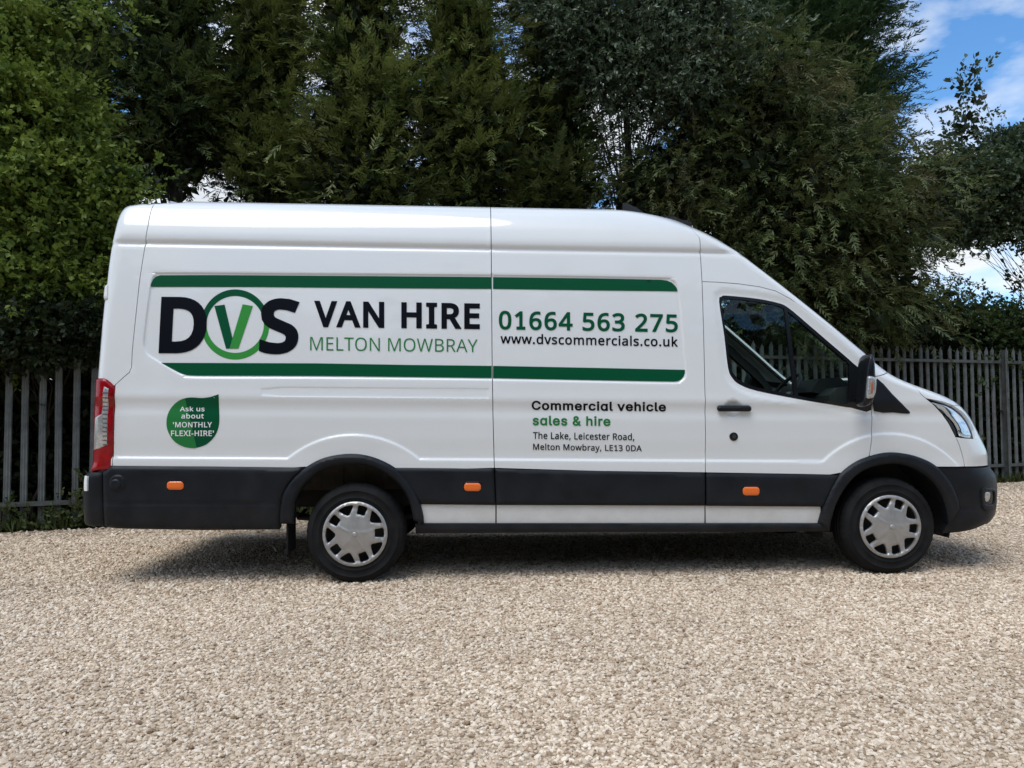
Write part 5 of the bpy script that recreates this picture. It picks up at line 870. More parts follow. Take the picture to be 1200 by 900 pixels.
lettering('The Lake, Leicester Road,', [(624.7, 505.8), (743.3, 507.7), (743.3, 517.2), (624.7, 515.7)], M['vinyl_black'], side_front, 13, track=24)
lettering('Melton Mowbray, LE13 0DA', [(624.7, 519.4), (752, 521.5), (752, 531.2), (624.7, 529.5)], M['vinyl_black'], side_front, 13, track=24, slab=True)
# leaf-shaped badge
leaf = cr([(256.3, 462), (256.7, 475.8), (257.2, 493), (255, 504.5), (250, 513.3), (241.7, 520.8), (230.8, 524.6), (222.5, 524.8), (213.3, 522.5), (204, 516.7), (197.5, 506.7), (195.2, 496.7), (196.7, 485.8), (201.7, 476.7), (209, 470), (216.7, 466.7), (225, 465.7), (236.7, 466.4), (246.7, 465.2)], 3)
leaf = leaf[:-1] if np.allclose(leaf[0], leaf[-1]) else leaf
badge = decal('leaf_badge', leaf, M['vinyl_dark'], side_rear, .0018)
iA = int(np.argmin(np.hypot(leaf[:, 0]-216.7, leaf[:, 1]-466.7))); iB = int(np.argmin(np.hypot(leaf[:, 0]-230.8, leaf[:, 1]-524.6)))
decal('leaf_half', leaf[iB:iA+1], M['vinyl_mid'], side_rear, .0030)
for txt, q in (('Ask us', (211, 476.2, 240, 482.2)), ('about', (212.7, 484.4, 239.2, 490.5)), ("'MONTHLY", (203, 494.5, 248.7, 500.9)), ("FLEXI-HIRE'", (200.7, 504.5, 250.9, 511))):
    lettering(txt, [(q[0], q[1]), (q[2], q[1]), (q[2], q[3]), (q[0], q[3])], M['vinyl_white'], side_rear, 18, .0048, track=36)

# ------------------------------------------------------------------ wheels
def make_wheel():
    """tyre, rim and cover about the local Y axis; -Y faces out"""
    w = 0.225; R0 = RT
    prof_ = [(.205, .012), (.222, .004), (.232, .0), (.244, -.002), (.246, -.0045), (.249, -.0045), (.251, -.0025), (.268, -.0045), (.290, -.003), (.292, -.0055), (.296, -.005), (.298, -.0015), (.308, .002), (.322, .012), (.332, .026), (.3385, .042),
             (R0-.002, .050), (R0-.002, .066), (R0-.010, .068), (R0-.010, .074), (R0, .076), (R0, .105), (R0-.010, .107), (R0-.010, .115), (R0, .117), (R0, .148), (R0-.010, .15), (R0-.010, .156),
             (R0-.002, .158), (R0-.002, .176), (.3385, .184), (.332, .200), (.31, .222), (.26, w), (.215, .215), (.200, .205)]
    def mod(j, k):
        if j in (14, 15, 16): return -.0045 if k % 3 == 0 else 0
        if j in (27, 28, 29): return -.0045 if k % 3 == 0 else 0
        return 0
    V, F = lathe(prof_, 132, mod); F = [f[::-1] for f in F]
    tyre = mesh_np('tyre', V, F, True)
    V, F = lathe([(.004, .045), (.06, .045), (.10, .075), (.165, .085), (.190, .06), (.206, .03), (.210, .012), (.204, .016), (.200, .20)], 48)
    rim = mesh_np('rim', V, [f[::-1] for f in F], True)
    # cover with ten openings
    rc = .221
    outer = np.stack([rc*np.cos(np.linspace(0, 2*np.pi, 96, endpoint=False)), rc*np.sin(np.linspace(0, 2*np.pi, 96, endpoint=False))], -1)
    holes = []
    def polar(r, a): return np.array([r*math.cos(R(a)), r*math.sin(R(a))])
    for k in range(5):
        a = 72*k + 1
        h = [polar(.196, a-9), polar(.199, a), polar(.196, a+9), polar(.165, a+10.5), polar(.138, a+10.5), polar(.135, a), polar(.138, a-10.5), polar(.165, a-10.5)]
        holes.append(cr(h, 3, True))
        a += 36
        h = [polar(.198, a-15), polar(.202, a), polar(.198, a+15), polar(.176, a+14), polar(.138, a+5), polar(.134, a), polar(.138, a-5), polar(.176, a-14)]
        holes.append(cr(h, 3, True))
    P, T, loops = cdt_fill(outer, holes, .011)
    r = np.hypot(P[:, 0], P[:, 1]); an = np.degrees(np.arctan2(P[:, 1], P[:, 0]))
    y = -.010 - .016*(1-sstep(.02, .16, r)) + .012*sstep(.205, .221, r) - .006*sstep(.19, .205, r) + .006*sstep(.15, .18, r)*(1-sstep(.185, .2, r))
    ridge = np.abs(((an+26) % 72)-36)*np.pi/180*r                       # five fine pressed ridges
    y += -.0055*(1-sstep(.0015, .009, ridge))*sstep(.03, .05, r)*(1-sstep(.12, .14, r))
    y += -.006*(sstep(.020, .025, r)*(1-sstep(.029, .035, r)))
    dh = bdist(P, [(h, True) for h in holes]); y += .0045*(1-sstep(0, .006, dh)) - .0025*sstep(.004, .008, dh)*(1-sstep(.009, .016, dh))
    X = np.stack([P[:, 0], y, P[:, 1]], -1)
    a, b, c = X[T[:, 0]], X[T[:, 1]], X[T[:, 2]]
    T = np.where((np.cross(b-a, c-a)[:, 1] > 0)[:, None], T[:, ::-1], T)
    V = [X]; F = [T]; base = len(X)
    for lp in loops:
        lp = np.array(lp); n = len(lp); A = X[lp]; B = A + np.array([0, .018, 0])
        if lp is not loops[0]: B[:, [0, 2]] *= 0.99
        V += [A, B]; i = np.arange(n); j = (i+1) % n
        F.append(np.concatenate([np.stack([base+i, base+j, base+n+j], 1), np.stack([base+i, base+n+j, base+n+i], 1)])); base += 2*n
    V = np.concatenate(V); F = np.concatenate(F); cover = mesh_np('hub_cover', V, F, True, area_normals(V, F))
    V, F = lathe([(.001, -.034), (.014, -.034), (.017, -.031), (.018, -.024)], 24); cap = mesh_np('centre_cap', V, [f for f in F], True)
    for me, m in ((tyre, M['tyre']), (rim, M['steel']), (cover, M['silver']), (cap, M['silver'])): me.materials.append(m)
    return tyre, rim, cover, cap
TYRE, RIM, COVER, CAP = make_wheel()
def place_wheel(x, far, spin):
    e = bpy.data.objects.new('wheel', None); COL.objects.link(e); e.parent = van
    e.location = (x, 2*YC if far else 0, RT-.004)
    for nm, me in (('tyre', TYRE), ('rim', RIM), ('hub_cover', COVER), ('centre_cap', CAP)):
        o = bpy.data.objects.new(nm, me); COL.objects.link(o); o.parent = e
        o.rotation_euler = (0, spin, math.pi if far else 0)
place_wheel(0, False, R(-1)); place_wheel(WB, False, R(6.5)); place_wheel(0, True, 0); place_wheel(WB, True, 0)

# ------------------------------------------------------------------ underside
def part_box(name, lo, hi, m, bevel=0.0, parent=van): return box_obj(name, lo, hi, m, parent, bevel)
part_box('sill_beam', (.50, .055, .37), (3.27, .075, .80), M['chassis'])
part_box('floor_pan', (-1.78, .10, .53), (-.50, 1.96, .60), M['chassis'])
part_box('floor_pan', (.50, .08, .46), (3.25, 1.98, .56), M['chassis'])
part_box('floor_pan', (-.50, .47, .62), (.50, 1.59, .70), M['chassis'])
part_box('chassis_rail', (-1.75, .50, .47), (.55, .58, .62), M['chassis'])
part_box('chassis_rail', (-1.75, 1.48, .47), (.55, 1.56, .62), M['chassis'])
part_box('engine_tray', (3.25, .35, .30), (4.3, 1.71, .50), M['chassis'])
part_box('fuel_tank', (1.1, .45, .27), (2.1, 1.1, .48), M['chassis'], .04)
part_box('battery_tray', (2.45, .4, .29), (3.05, 1.2, .48), M['chassis'], .03)
# rear wheel housing seen through the arch
bm = bmesh.new(); add_box(bm, (-.60, .44, .60), (.60, .47, 1.02))
for k in range(7): add_box(bm, (-.50+k*.16, .425, .62), (-.475+k*.16, .44, 1.0))
bm_obj('wheel_housing', bm, M['brown'], van)
bm = bmesh.new(); add_box(bm, (-.62, .06, .98), (.62, .47, 1.01)); add_box(bm, (.52, .08, .45), (.55, .47, 1.0)); add_box(bm, (-.55, .10, .60), (-.52, .47, 1.0))
bm_obj('wheel_housing', bm, M['chassis'], van)
part_box('wheel_housing', (-.60, 1.59, .60), (.60, 1.62, 1.02), M['brown'])
# front wheel liner: half barrel
V, F = [], []
for i in range(25):
    a = math.pi*(i/24*1.16-.08); x = WB+.47*math.cos(a); z = .36+.47*math.sin(a)
    V += [(x, .05, z), (x, .40, z)]
for i in range(24): F.append((2*i, 2*i+1, 2*i+3, 2*i+2))
F.append(tuple(range(1, 50, 2)))
link('wheel_liner', mesh_np('wheel_liner', V, F), M['chassis'], van)
V2 = [(x, 2*YC-y, z) for x, y, z in V]
link('wheel_liner', mesh_np('wheel_liner', V2, F), M['chassis'], van)
tube_obj('rear_axle', [(0, .2, RT), (0, .9, RT), (0, 1.0, RT), (0, 1.9, RT)], [.045, .045, .12, .045], M['chassis'], van, 12)
tube_obj('exhaust', [(2.6, 1.2, .36), (.6, 1.3, .36), (.1, 1.25, .50), (-.6, 1.25, .42), (-1.5, 1.3, .38)], [.035]*5, M['steel'], van, 10)
tube_obj('anti_roll_bar', [(-.02, .42, .36), (-.48, .40, .40), (-.52, .8, .41)], [.014]*3, M['chassis'], van, 8)
tube_obj('leaf_spring', [(-.75, .52, .46), (-.35, .52, .37), (0, .52, .34), (.4, .52, .40), (.75, .52, .50)], [.022]*5, M['chassis'], van, 8)
# mud flap behind the rear wheel
bm = bmesh.new(); add_box(bm, (-.475, .03, .20), (-.462, .26, .47), .004); add_box(bm, (-.492, .04, .195), (-.458, .10, .235), .008)
bm_obj('mud_flap', bm, M['rubber'], van)
bm = bmesh.new(); add_box(bm, (-.475, 1.80, .20), (-.462, 2.03, .47), .004); bm_obj('mud_flap', bm, M['rubber'], van)

# ------------------------------------------------------------------ cab interior
X_B = 2.48
part_box('bulkhead', (X_B, .16, .55), (X_B+.03, 1.90, 2.28), M['trim_dark'])
part_box('cab_floor', (X_B, .08, .62), (3.28, 1.98, .66), M['trim_dark'])
def seat(y0, y1, tilt=.0):
    s = bpy.data.objects.new('seat', None); COL.objects.link(s); s.parent = van
    bm = bmesh.new(); add_box(bm, (X_B+.08, y0, .86), (X_B+.62, y1, 1.02), .05); bm_obj('cushion', bm, M['cloth'], s, True)
    bm = bmesh.new(); add_box(bm, (X_B+.02, y0+.02, 1.0), (X_B+.16, y1-.02, 1.62), .05)
    bm_obj('backrest', bm, M['cloth'], s, True)
    n = max(1, round((y1-y0)/.5))
    for k in range(n):
        c = y0 + (y1-y0)*(k+.5)/n
        bm = bmesh.new(); add_box(bm, (X_B+.02, c-.12, 1.66), (X_B+.10, c+.12, 1.84), .04); bm_obj('headrest', bm, M['cloth'], s, True)
    return s
seat(.20, .70); seat(.80, 1.80)
# dashboard: a cross-section swept across the cab
def sweep(section, y0, y1): 
    n = len(section); V = [(x, y0, z) for x, z in section] + [(x, y1, z) for x, z in section]
    F = [(i, (i+1) % n, n+(i+1) % n, n+i) for i in range(n)] + [tuple(range(n-1, -1, -1)), tuple(range(n, 2*n))]
    return V, F
V, F = sweep([(3.40, 1.0), (3.36, 1.12), (3.38, 1.27), (3.45, 1.325), (3.62, 1.34), (3.85, 1.30), (4.02, 1.27), (4.02, 1.0), (3.55, .97)], .10, 1.96)
link('dashboard', mesh_np('dashboard', V, F), M['trim_dark'], van)
V, F = sweep([(3.33, 1.30), (3.40, 1.40), (3.55, 1.41), (3.66, 1.335), (3.45, 1.28)], .30, .72)
link('instrument_hood', mesh_np('instrument_hood', V, F), M['trim_dark'], van)
V, F = sweep([(3.30, .95), (3.27, 1.10), (3.33, 1.22), (3.45, 1.24), (3.5, .9)], .85, 1.20)
link('centre_console', mesh_np('centre_console', V, F), M['trim_dark'], van)
sw = bpy.data.objects.new('steering_wheel', None); COL.objects.link(sw); sw.parent = van; sw.location = (3.20, .50, 1.29); sw.rotation_euler = (0, R(-52), 0)
V, F = [], []
for i in range(40):
    a = 2*math.pi*i/40
    for j in range(8):
        b = 2*math.pi*j/8; rr = .19+.016*math.cos(b); V.append((rr*math.cos(a), rr*math.sin(a), .016*math.sin(b)))
for i in range(40):
    for j in range(8): F.append((i*8+j, ((i+1) % 40)*8+j, ((i+1) % 40)*8+(j+1) % 8, i*8+(j+1) % 8))
link('rim', mesh_np('rim', V, F, True), M['trim_dark'], sw)
bm = bmesh.new(); add_box(bm, (-.07, -.08, -.04), (.07, .08, .01), .02); bm_obj('hub', bm, M['trim_dark'], sw)
for a in (90, -90, 180):
    bm = bmesh.new(); add_box(bm, (.05, -.017, -.012), (.185, .017, .006), .004); o = bm_obj('spoke', bm, M['silver'], sw); o.rotation_euler = (0, 0, R(a))
tube_obj('steering_column', [(3.22, .5, 1.27), (3.5, .5, 1.05)], [.045, .06], M['trim_dark'], van, 10)
# inside mirror
bm = bmesh.new(); add_box(bm, (3.18, .92, 1.93), (3.22, 1.14, 2.0), .015); bm_obj('interior_mirror', bm, M['trim_dark'], van)

# ------------------------------------------------------------------ door mirrors
def mirror_housing(outline_px, y_out, y_in, squeeze=1.0):
    """a rounded pod between two depths, outline given on the near face"""
    pts = cr(outline_px, 3, True); c = pts.mean(0); V = []; F = []; n = len(pts)
    o = np.array([0, 0, CAM_H]); d = ray(pts[:, 0], pts[:, 1]); nrm = np.array([-sF, cF, 0])
    base = np.array([VX, VY, 0])@nrm
    t = (base + (y_out+y_in)/2 - o@nrm)/(d@nrm); W = o + d*t[:, None]
    x = (W[:, 0]-VX)*cF + (W[:, 1]-VY)*sF; z = W[:, 2]; cx, cz = x.mean(), z.mean(); x = cx + (x-cx)*squeeze
    steps = [(0, .55), (.06, .80), (.2, .95), (.45, 1.0), (.75, .96), (.93, .82), (1, .6)]
    for f, s in steps:
        for i in range(n): V.append((cx+(x[i]-cx)*s, y_out+(y_in-y_out)*f, cz+(z[i]-cz)*(1-(1-s)*.55)))
    m = len(steps)
    for k in range(m-1):
        for i in range(n): F.append((k*n+i, k*n+(i+1) % n, (k+1)*n+(i+1) % n, (k+1)*n+i))
    F += [tuple(range(n-1, -1, -1)), tuple((m-1)*n+i for i in range(n))]
    return np.array(V), F
MIR = [(1013.5, 416.2), (1017.5, 415.2), (1021, 416.5), (1023.3, 422), (1024.6, 432), (1024.4, 450), (1022.5, 465), (1018, 473), (1008, 476.8), (1002, 475.5), (1001.6, 466), (1004.5, 450), (1007.3, 433), (1010, 423)]
IND = [(1016.3, 441.3), (1021, 440.8), (1026, 443), (1027.2, 448), (1026.2, 460), (1023, 465.8), (1019, 467), (1014.3, 466), (1014.8, 455), (1015.6, 447)]
IND2 = [(1020, 447), (1023.6, 447.5), (1023.6, 456), (1021.5, 461), (1018.6, 460), (1018.8, 453)]
def fix(F, V):
    bm = bmesh.new(); vs_ = [bm.verts.new(v) for v in V]
    for f in F: bm.faces.new([vs_[i] for i in f])
    bmesh.ops.recalc_face_normals(bm, faces=bm.faces[:]); return bm
for far in (False, True):
    e = bpy.data.objects.new('door_mirror', None); COL.objects.link(e); e.parent = far_door if far else cab_door
    for nm, out_, y0, y1, m, sq in (('housing', MIR, -.215, -.05, 'gloss_black', .62), ('indicator', IND, -.235, -.195, 'lens_grey', .85), ('indicator_bulb', IND2, -.238, -.22, 'bulb', .6)):
        V, F = mirror_housing(out_, y0, y1, sq)
        if far: V[:, 1] = 2*YC - V[:, 1]
        bm_obj(nm, fix(F, V), M[m], e, True)
    V, F = tube_arrays([(0, 0, 0), (0, 0, 0)], [1, 1], 4)
    c = L([(1012, 470)])[0]; p = surf(c[0], c[1])
    V, F = tube_arrays([(p[0]-.02, .06, p[2]+.02), (p[0]-.01, -.06, p[2]+.03)], [.045, .035], 10); V = np.array([v[:] for v in V])
    if far: V[:, 1] = 2*YC - V[:, 1]
    bm_obj('arm', fix(F, V), M['plastic'], e, True)
# roof aerial
w_ = at_depth(np.float64(741), np.float64(240.5), VY+YC+.1)
p = ((w_[0]-VX)*cF + (w_[1]-VY)*sF, YC); zt = float(w_[2])-.06
V = [(p[0]-.09, YC-.02, zt-.02), (p[0]+.12, YC-.025, zt-.03), (p[0]+.12, YC+.025, zt-.03), (p[0]-.09, YC+.02, zt-.02), (p[0]-.085, YC-.006, zt+.075), (p[0]-.085, YC+.006, zt+.075), (p[0]-.05, YC-.004, zt+.075), (p[0]-.05, YC+.004, zt+.075), (p[0]+.04, YC-.01, zt+.03), (p[0]+.04, YC+.01, zt+.03)]
F = [(0, 1, 8, 6, 4), (3, 5, 7, 9, 2), (0, 4, 5, 3), (4, 6, 7, 5), (6, 8, 9, 7), (8, 1, 2, 9), (0, 3, 2, 1)]
link('roof_aerial', mesh_np('roof_aerial', V, F), M['gloss_black'], van)
# ------------------------------------------------------------------ foliage
def leaf_mat(name, c_lo, c_hi, brown=None, brown_amt=0.0, rough=0.55, trans=0.25, scale=0.9, spec=0.35):
    m = bpy.data.materials.new(name); m.use_nodes = True
    n = m.node_tree.nodes; l = m.node_tree.links; b = n['Principled BSDF']; out = n['Material Output']
    g = n.new('ShaderNodeNewGeometry'); mx = n.new('ShaderNodeMix'); mx.data_type = 'RGBA'
    mx.inputs['A'].default_value = (*c_lo, 1); mx.inputs['B'].default_value = (*c_hi, 1)
    tc = n.new('ShaderNodeTexCoord'); nz = n.new('ShaderNodeTexNoise'); nz.inputs['Scale'].default_value = scale*2.2; nz.inputs['Detail'].default_value = 3
    l.new(tc.outputs['Object'], nz.inputs['Vector'])
    ad = n.new('ShaderNodeMath'); ad.operation = 'MULTIPLY_ADD'; ad.inputs[1].default_value = 0.35; 
    mr = n.new('ShaderNodeMapRange'); mr.inputs['From Min'].default_value = .32; mr.inputs['From Max'].default_value = .68; mr.inputs['To Max'].default_value = .7
    l.new(nz.outputs['Fac'], mr.inputs['Value']); l.new(g.outputs['Random Per Island'], ad.inputs[0]); l.new(mr.outputs[0], ad.inputs[2])
    l.new(ad.outputs[0], mx.inputs['Factor']); colr = mx.outputs['Result']
    if brown:
        m2 = n.new('ShaderNodeMix'); m2.data_type = 'RGBA'; m2.inputs['B'].default_value = (*brown, 1)
        nz2 = n.new('ShaderNodeTexNoise'); nz2.inputs['Scale'].default_value = scale*1.3; nz2.inputs['Detail'].default_value = 4
        mp = n.new('ShaderNodeMapping'); mp.inputs['Location'].default_value = (7, 3, 5); l.new(tc.outputs['Object'], mp.inputs[0]); l.new(mp.outputs[0], nz2.inputs['Vector'])
        r2 = n.new('ShaderNodeMapRange'); r2.inputs['From Min'].default_value = .50; r2.inputs['From Max'].default_value = .68; r2.inputs['To Max'].default_value = brown_amt
        l.new(nz2.outputs['Fac'], r2.inputs['Value']); l.new(r2.outputs[0], m2.inputs['Factor']); l.new(colr, m2.inputs['A']); colr = m2.outputs['Result']
    l.new(colr, b.inputs['Base Color']); b.inputs['Roughness'].default_value = rough; b.inputs['Specular IOR Level'].default_value = spec
    tr = n.new('ShaderNodeBsdfTranslucent'); l.new(colr, tr.inputs['Color'])
    ms = n.new('ShaderNodeMixShader'); ms.inputs[0].default_value = trans
    l.new(b.outputs[0], ms.inputs[1]); l.new(tr.outputs[0], ms.inputs[2]); l.new(ms.outputs[0], out.inputs[0])
    return m

def frond_template(n=6, width=.075, spread=.42, droop=.18):
    """feathery conifer spray along +X, length 1"""
    V = []; F = []
    def blade(o, d, L, w):
        s = np.array([-d[1], d[0], rng.uniform(-.5, .5)])*w; k = len(V)
        V.extend([o, o+d*L*.45+s, o+d*L, o+d*L*.45-s]); F.extend([(k, k+1, k+2), (k, k+2, k+3)])
    for i in range(n):
        t = .05+.80*i/(n-1); o = np.array([t, 0, -droop*t*t]); L_ = spread*(1.05-.6*t)
        for s in (-1, 1):
            a = s*R(36+rng.uniform(-12, 12)); d = np.array([math.cos(a), math.sin(a), -.25*t+rng.uniform(-.35, .35)]); blade(o, d/np.linalg.norm(d), L_*rng.uniform(.75, 1.2), width*.5)
    blade(np.array([.55, 0, -droop*.3]), np.array([1, 0, -droop*.8]), .45, width*.5)
    blade(np.array([.0, 0, 0]), np.array([1, 0, -droop*.6]), .8, width*.22)
    return np.array(V), np.array(F)
def leaves_template(n=7, lw=.32, size=.36, spread=.55):
    """a sprig of folded leaves about +X, length 1"""
    V = []; F = []
    for i in range(n):
        t = (i+.6)/n; o = np.array([t*.9, 0, 0]); a = rng.uniform(0, 2*np.pi)
        d = np.array([.45+.5*t, spread*math.cos(a)*1.3, spread*math.sin(a)*1.3-.15]); d /= np.linalg.norm(d)
        u = rng.normal(size=3); u[2] += 1.2; s = np.cross(d, u); s /= np.linalg.norm(s); nn = np.cross(s, d)
        L_ = size*rng.uniform(.7, 1.2); w = L_*lw; k = len(V)
        V.extend([o, o+d*L_*.45+s*w+nn*w*.35, o+d*L_, o+d*L_*.45-s*w+nn*w*.35]); F.extend([(k, k+1, k+2), (k, k+2, k+3)])
    return np.array(V), np.array(F)

def sprigs_mesh(name, templates, pos, direc, size, roll):
    """many sprigs in one mesh"""
    Vs = []; Fs = []; base = 0; idx = rng.integers(0, len(templates), len(pos))
    d = direc/np.linalg.norm(direc, axis=1, keepdims=True)
    upv = np.tile([0, 0, 1.0], (len(pos), 1)); s = np.cross(upv, d); ns = np.linalg.norm(s, axis=1, keepdims=True)
    s = np.where(ns > .05, s/np.maximum(ns, 1e-6), np.array([1, 0, 0])); u = np.cross(d, s)
    c, sn = np.cos(roll)[:, None], np.sin(roll)[:, None]; s, u = s*c+u*sn, u*c-s*sn
    for k, (V, F) in enumerate(templates):
        w = np.where(idx == k)[0]
        if not len(w): continue
        X = (V[None, :, 0:1]*d[w][:, None] + V[None, :, 1:2]*s[w][:, None] + V[None, :, 2:3]*u[w][:, None])*size[w][:, None, None] + pos[w][:, None]
        Vs.append(X.reshape(-1, 3)); n = len(V)
        Fs.append((F[None] + (np.arange(len(w))*n)[:, None, None]).reshape(-1, 3) + base); base += len(w)*n
    return mesh_np(name, np.concatenate(Vs), np.concatenate(Fs))

def build_tree(name, label, cat, base, trunk_top, blobs, templates, material, size, per_clump, clump_r, n_clumps, up=0.2, out=1.0, group=None, trunk_r=.14, limb_w=.035, shell=.55, core=0, core_size=.45):
    """blobs: (centre, radius) in world metres; clumps of sprigs fill each blob, limbs lead to them from the trunk"""
    root = bpy.data.objects.new(name, None); COL.objects.link(root); root.location = base
    tag(root, label, cat, group)
    base = np.array(base); top = np.array(trunk_top)
    n = 9; tp = [base*(1-t)+top*t + np.r_[rng.normal(0, .05, 2), 0]*min(1, t*4) for t in np.linspace(0, 1, n)]; tp[0] = base - np.array([0, 0, .1])
    tr = [trunk_r*(1.25 if i == 0 else 1)*(1-.88*i/(n-1)) for i in range(n)]
    Vt, Ft = tube_arrays([tuple(p-base) for p in tp], tr, 9); Vt = [v[:] for v in Vt]; Ft = list(Ft)
    pos = []; direc = []; sz = []; limbs = 0
    tot = sum(r[0]*r[2] for c, r in blobs)
    for c, r in blobs:
        c = np.asarray(c); r = np.asarray(r); k = max(1, int(n_clumps*r[0]*r[2]/tot))
        g = rng.normal(size=(k, 3)); g /= np.linalg.norm(g, axis=1, keepdims=True); rad = (shell + (1-shell)*rng.random(k)**.6)
        C = c + g*r*rad[:, None]
        for j in range(k):
            if C[j, 2] < .25: continue
            m = int(per_clump*rng.uniform(.55, 1.4)*(1 if r[0] > .16 else .35)); o = g[j]*np.array([1, 1, .6]); o = o/np.linalg.norm(o)
            ax = C[j] - np.array([base[0]*.5+c[0]*.5, base[1]*.5+c[1]*.5, C[j, 2]-.2]); ax = ax/np.linalg.norm(ax)
            o = o*.6+ax*.6
            q = rng.normal(0, 1, (m, 3))*clump_r*np.array([1, 1, .75]); q += np.outer(rng.uniform(-1.3, 1.0, m), o)*clump_r*1.2
            pos.append(C[j]+q); dd = o*out + rng.normal(0, .85, (m, 3)) + q/clump_r*.35; dd[:, 2] += up; direc.append(dd)
            sz.append(rng.uniform(.7, 1.25, m)*size)
            if j % 7 == 0:
                h = np.clip((C[j, 2]-base[2])*rng.uniform(.45, .85)/max(top[2]-base[2], .1), .05, .98); a = base*(1-h)+top*h
                mid = a*.45+C[j]*.55 + np.array([0, 0, rng.uniform(-.1, .2)])
                v, f = tube_arrays([tuple(a-base), tuple(mid-base), tuple(C[j]-base)], [limb_w, limb_w*.6, .006], 4, False); o0 = len(Vt)
                Vt += [x[:] for x in v]; Ft += [tuple(i+o0 for i in ff) for ff in f]
    link('trunk', mesh_np('trunk', Vt, Ft, True), M['bark'], root)
    pos = np.concatenate(pos)-base; direc = np.concatenate(direc); sz = np.concatenate(sz)
    ok = pos[:, 2] > .15; pos, direc, sz = pos[ok], direc[ok], sz[ok]
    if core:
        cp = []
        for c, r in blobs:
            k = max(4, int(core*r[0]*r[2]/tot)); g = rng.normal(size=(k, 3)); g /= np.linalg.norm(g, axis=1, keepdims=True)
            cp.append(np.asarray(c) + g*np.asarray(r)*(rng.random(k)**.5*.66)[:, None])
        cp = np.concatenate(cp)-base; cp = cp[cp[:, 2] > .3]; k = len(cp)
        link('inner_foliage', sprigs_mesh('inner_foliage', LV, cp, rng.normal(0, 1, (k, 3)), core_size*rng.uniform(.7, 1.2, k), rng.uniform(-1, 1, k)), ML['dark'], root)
    link('crown', sprigs_mesh('crown', templates, pos, direc, sz, rng.uniform(-.8, .8, len(pos))), material, root)
    return root
def blob(px, py, Y, r, ry=None, depth=None):
    """ellipsoid whose centre is seen at (px, py) at distance Y, radius r in view units"""
    s = Y/FPX; ry = ry or r; return (at_depth(np.float64(px), np.float64(py), Y), (r*s, depth or r*s*.9, ry*s))

FR = [frond_template() for _ in range(5)]; FR2 = [frond_template(6, .070, .36, .45) for _ in range(5)]
LV = [leaves_template() for _ in range(5)]; LV2 = [leaves_template(8, .20, .42, .5) for _ in range(5)]
ML = {
 'lime': leaf_mat('leaf_fresh_green', (.078, .134, .020), (.245, .310, .058), trans=.35),
 'con': leaf_mat('leaf_conifer', (.022, .044, .015), (.130, .172, .048), (.105, .082, .038), .4),
 'con2': leaf_mat('leaf_conifer_bright', (.028, .052, .014), (.205, .245, .060), (.125, .10, .042), .3),
 'cypress': leaf_mat('leaf_cypress', (.020, .046, .018), (.065, .110, .038)),
 'yew': leaf_mat('leaf_yew', (.036, .060, .022), (.145, .180, .058), (.145, .108, .052), .6),
 'silver': leaf_mat('leaf_silver', (.040, .070, .032), (.120, .160, .085), rough=.4, spec=.6),
 'poplar': leaf_mat('leaf_poplar', (.034, .062, .030), (.100, .140, .066), rough=.4, spec=.6),
 'holly': leaf_mat('leaf_holly', (.022, .044, .014), (.065, .105, .030), rough=.45),
 'dark': leaf_mat('leaf_undergrowth_and_shade', (.010, .018, .007), (.030, .045, .014)),  # undergrowth leaf; its darkness also stands in for shade on the fence-top overhang
 'grass': leaf_mat('leaf_grass', (.035, .060, .014), (.095, .120, .035), (.16, .13, .06), .5),
}
def gbase(px, Y): p = at_depth(np.float64(px), np.float64(600), Y); return (p[0], Y, 0.0)
def ttop(px, py, Y): return tuple(at_depth(np.float64(px), np.float64(py), Y))

def conifer(px, Y, label, half_w, top_py, bottom_py, material, n_clumps=150, per=34, size=.29, lean=0, dens=1.0, group='dark conifers in a row behind the fence'):
    H = np.linspace(bottom_py, top_py, 6); bl = []
    for i, py in enumerate(H):
        w = half_w*(1.0-.12*i + rng.uniform(-.12, .12)); bl.append(blob(px+lean*i/5+rng.uniform(-.2, .2)*half_w, py, Y, w, abs(H[1]-H[0])*.72))
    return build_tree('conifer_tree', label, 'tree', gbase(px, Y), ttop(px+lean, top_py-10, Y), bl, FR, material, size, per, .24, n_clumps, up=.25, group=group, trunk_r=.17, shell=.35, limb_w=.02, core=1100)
conifer(80, 10.8, 'dark conifer rising behind the fresh green leafy tree', 62, -45, 200, ML['con'], 79, 60)
conifer(205, 10.9, 'dark conifer with bare trunk showing just above the van tail', 56, -45, 172, ML['con'], 71, 60)
conifer(312, 11.3, 'dark conifer behind the rear half of the van roof', 56, -45, 205, ML['con2'], 79, 60)
conifer(425, 10.7, 'yellow-green tipped conifer, tallest column above the van middle', 58, -45, 222, ML['con2'], 88, 60)
conifer(535, 11.2, 'bright tipped conifer above the joint in the van roof', 60, -45, 218, ML['con2'], 88, 60)
conifer(650, 11.9, 'dark conifer half hidden by the silvery tree', 68, -45, 225, ML['con'], 88, 60)

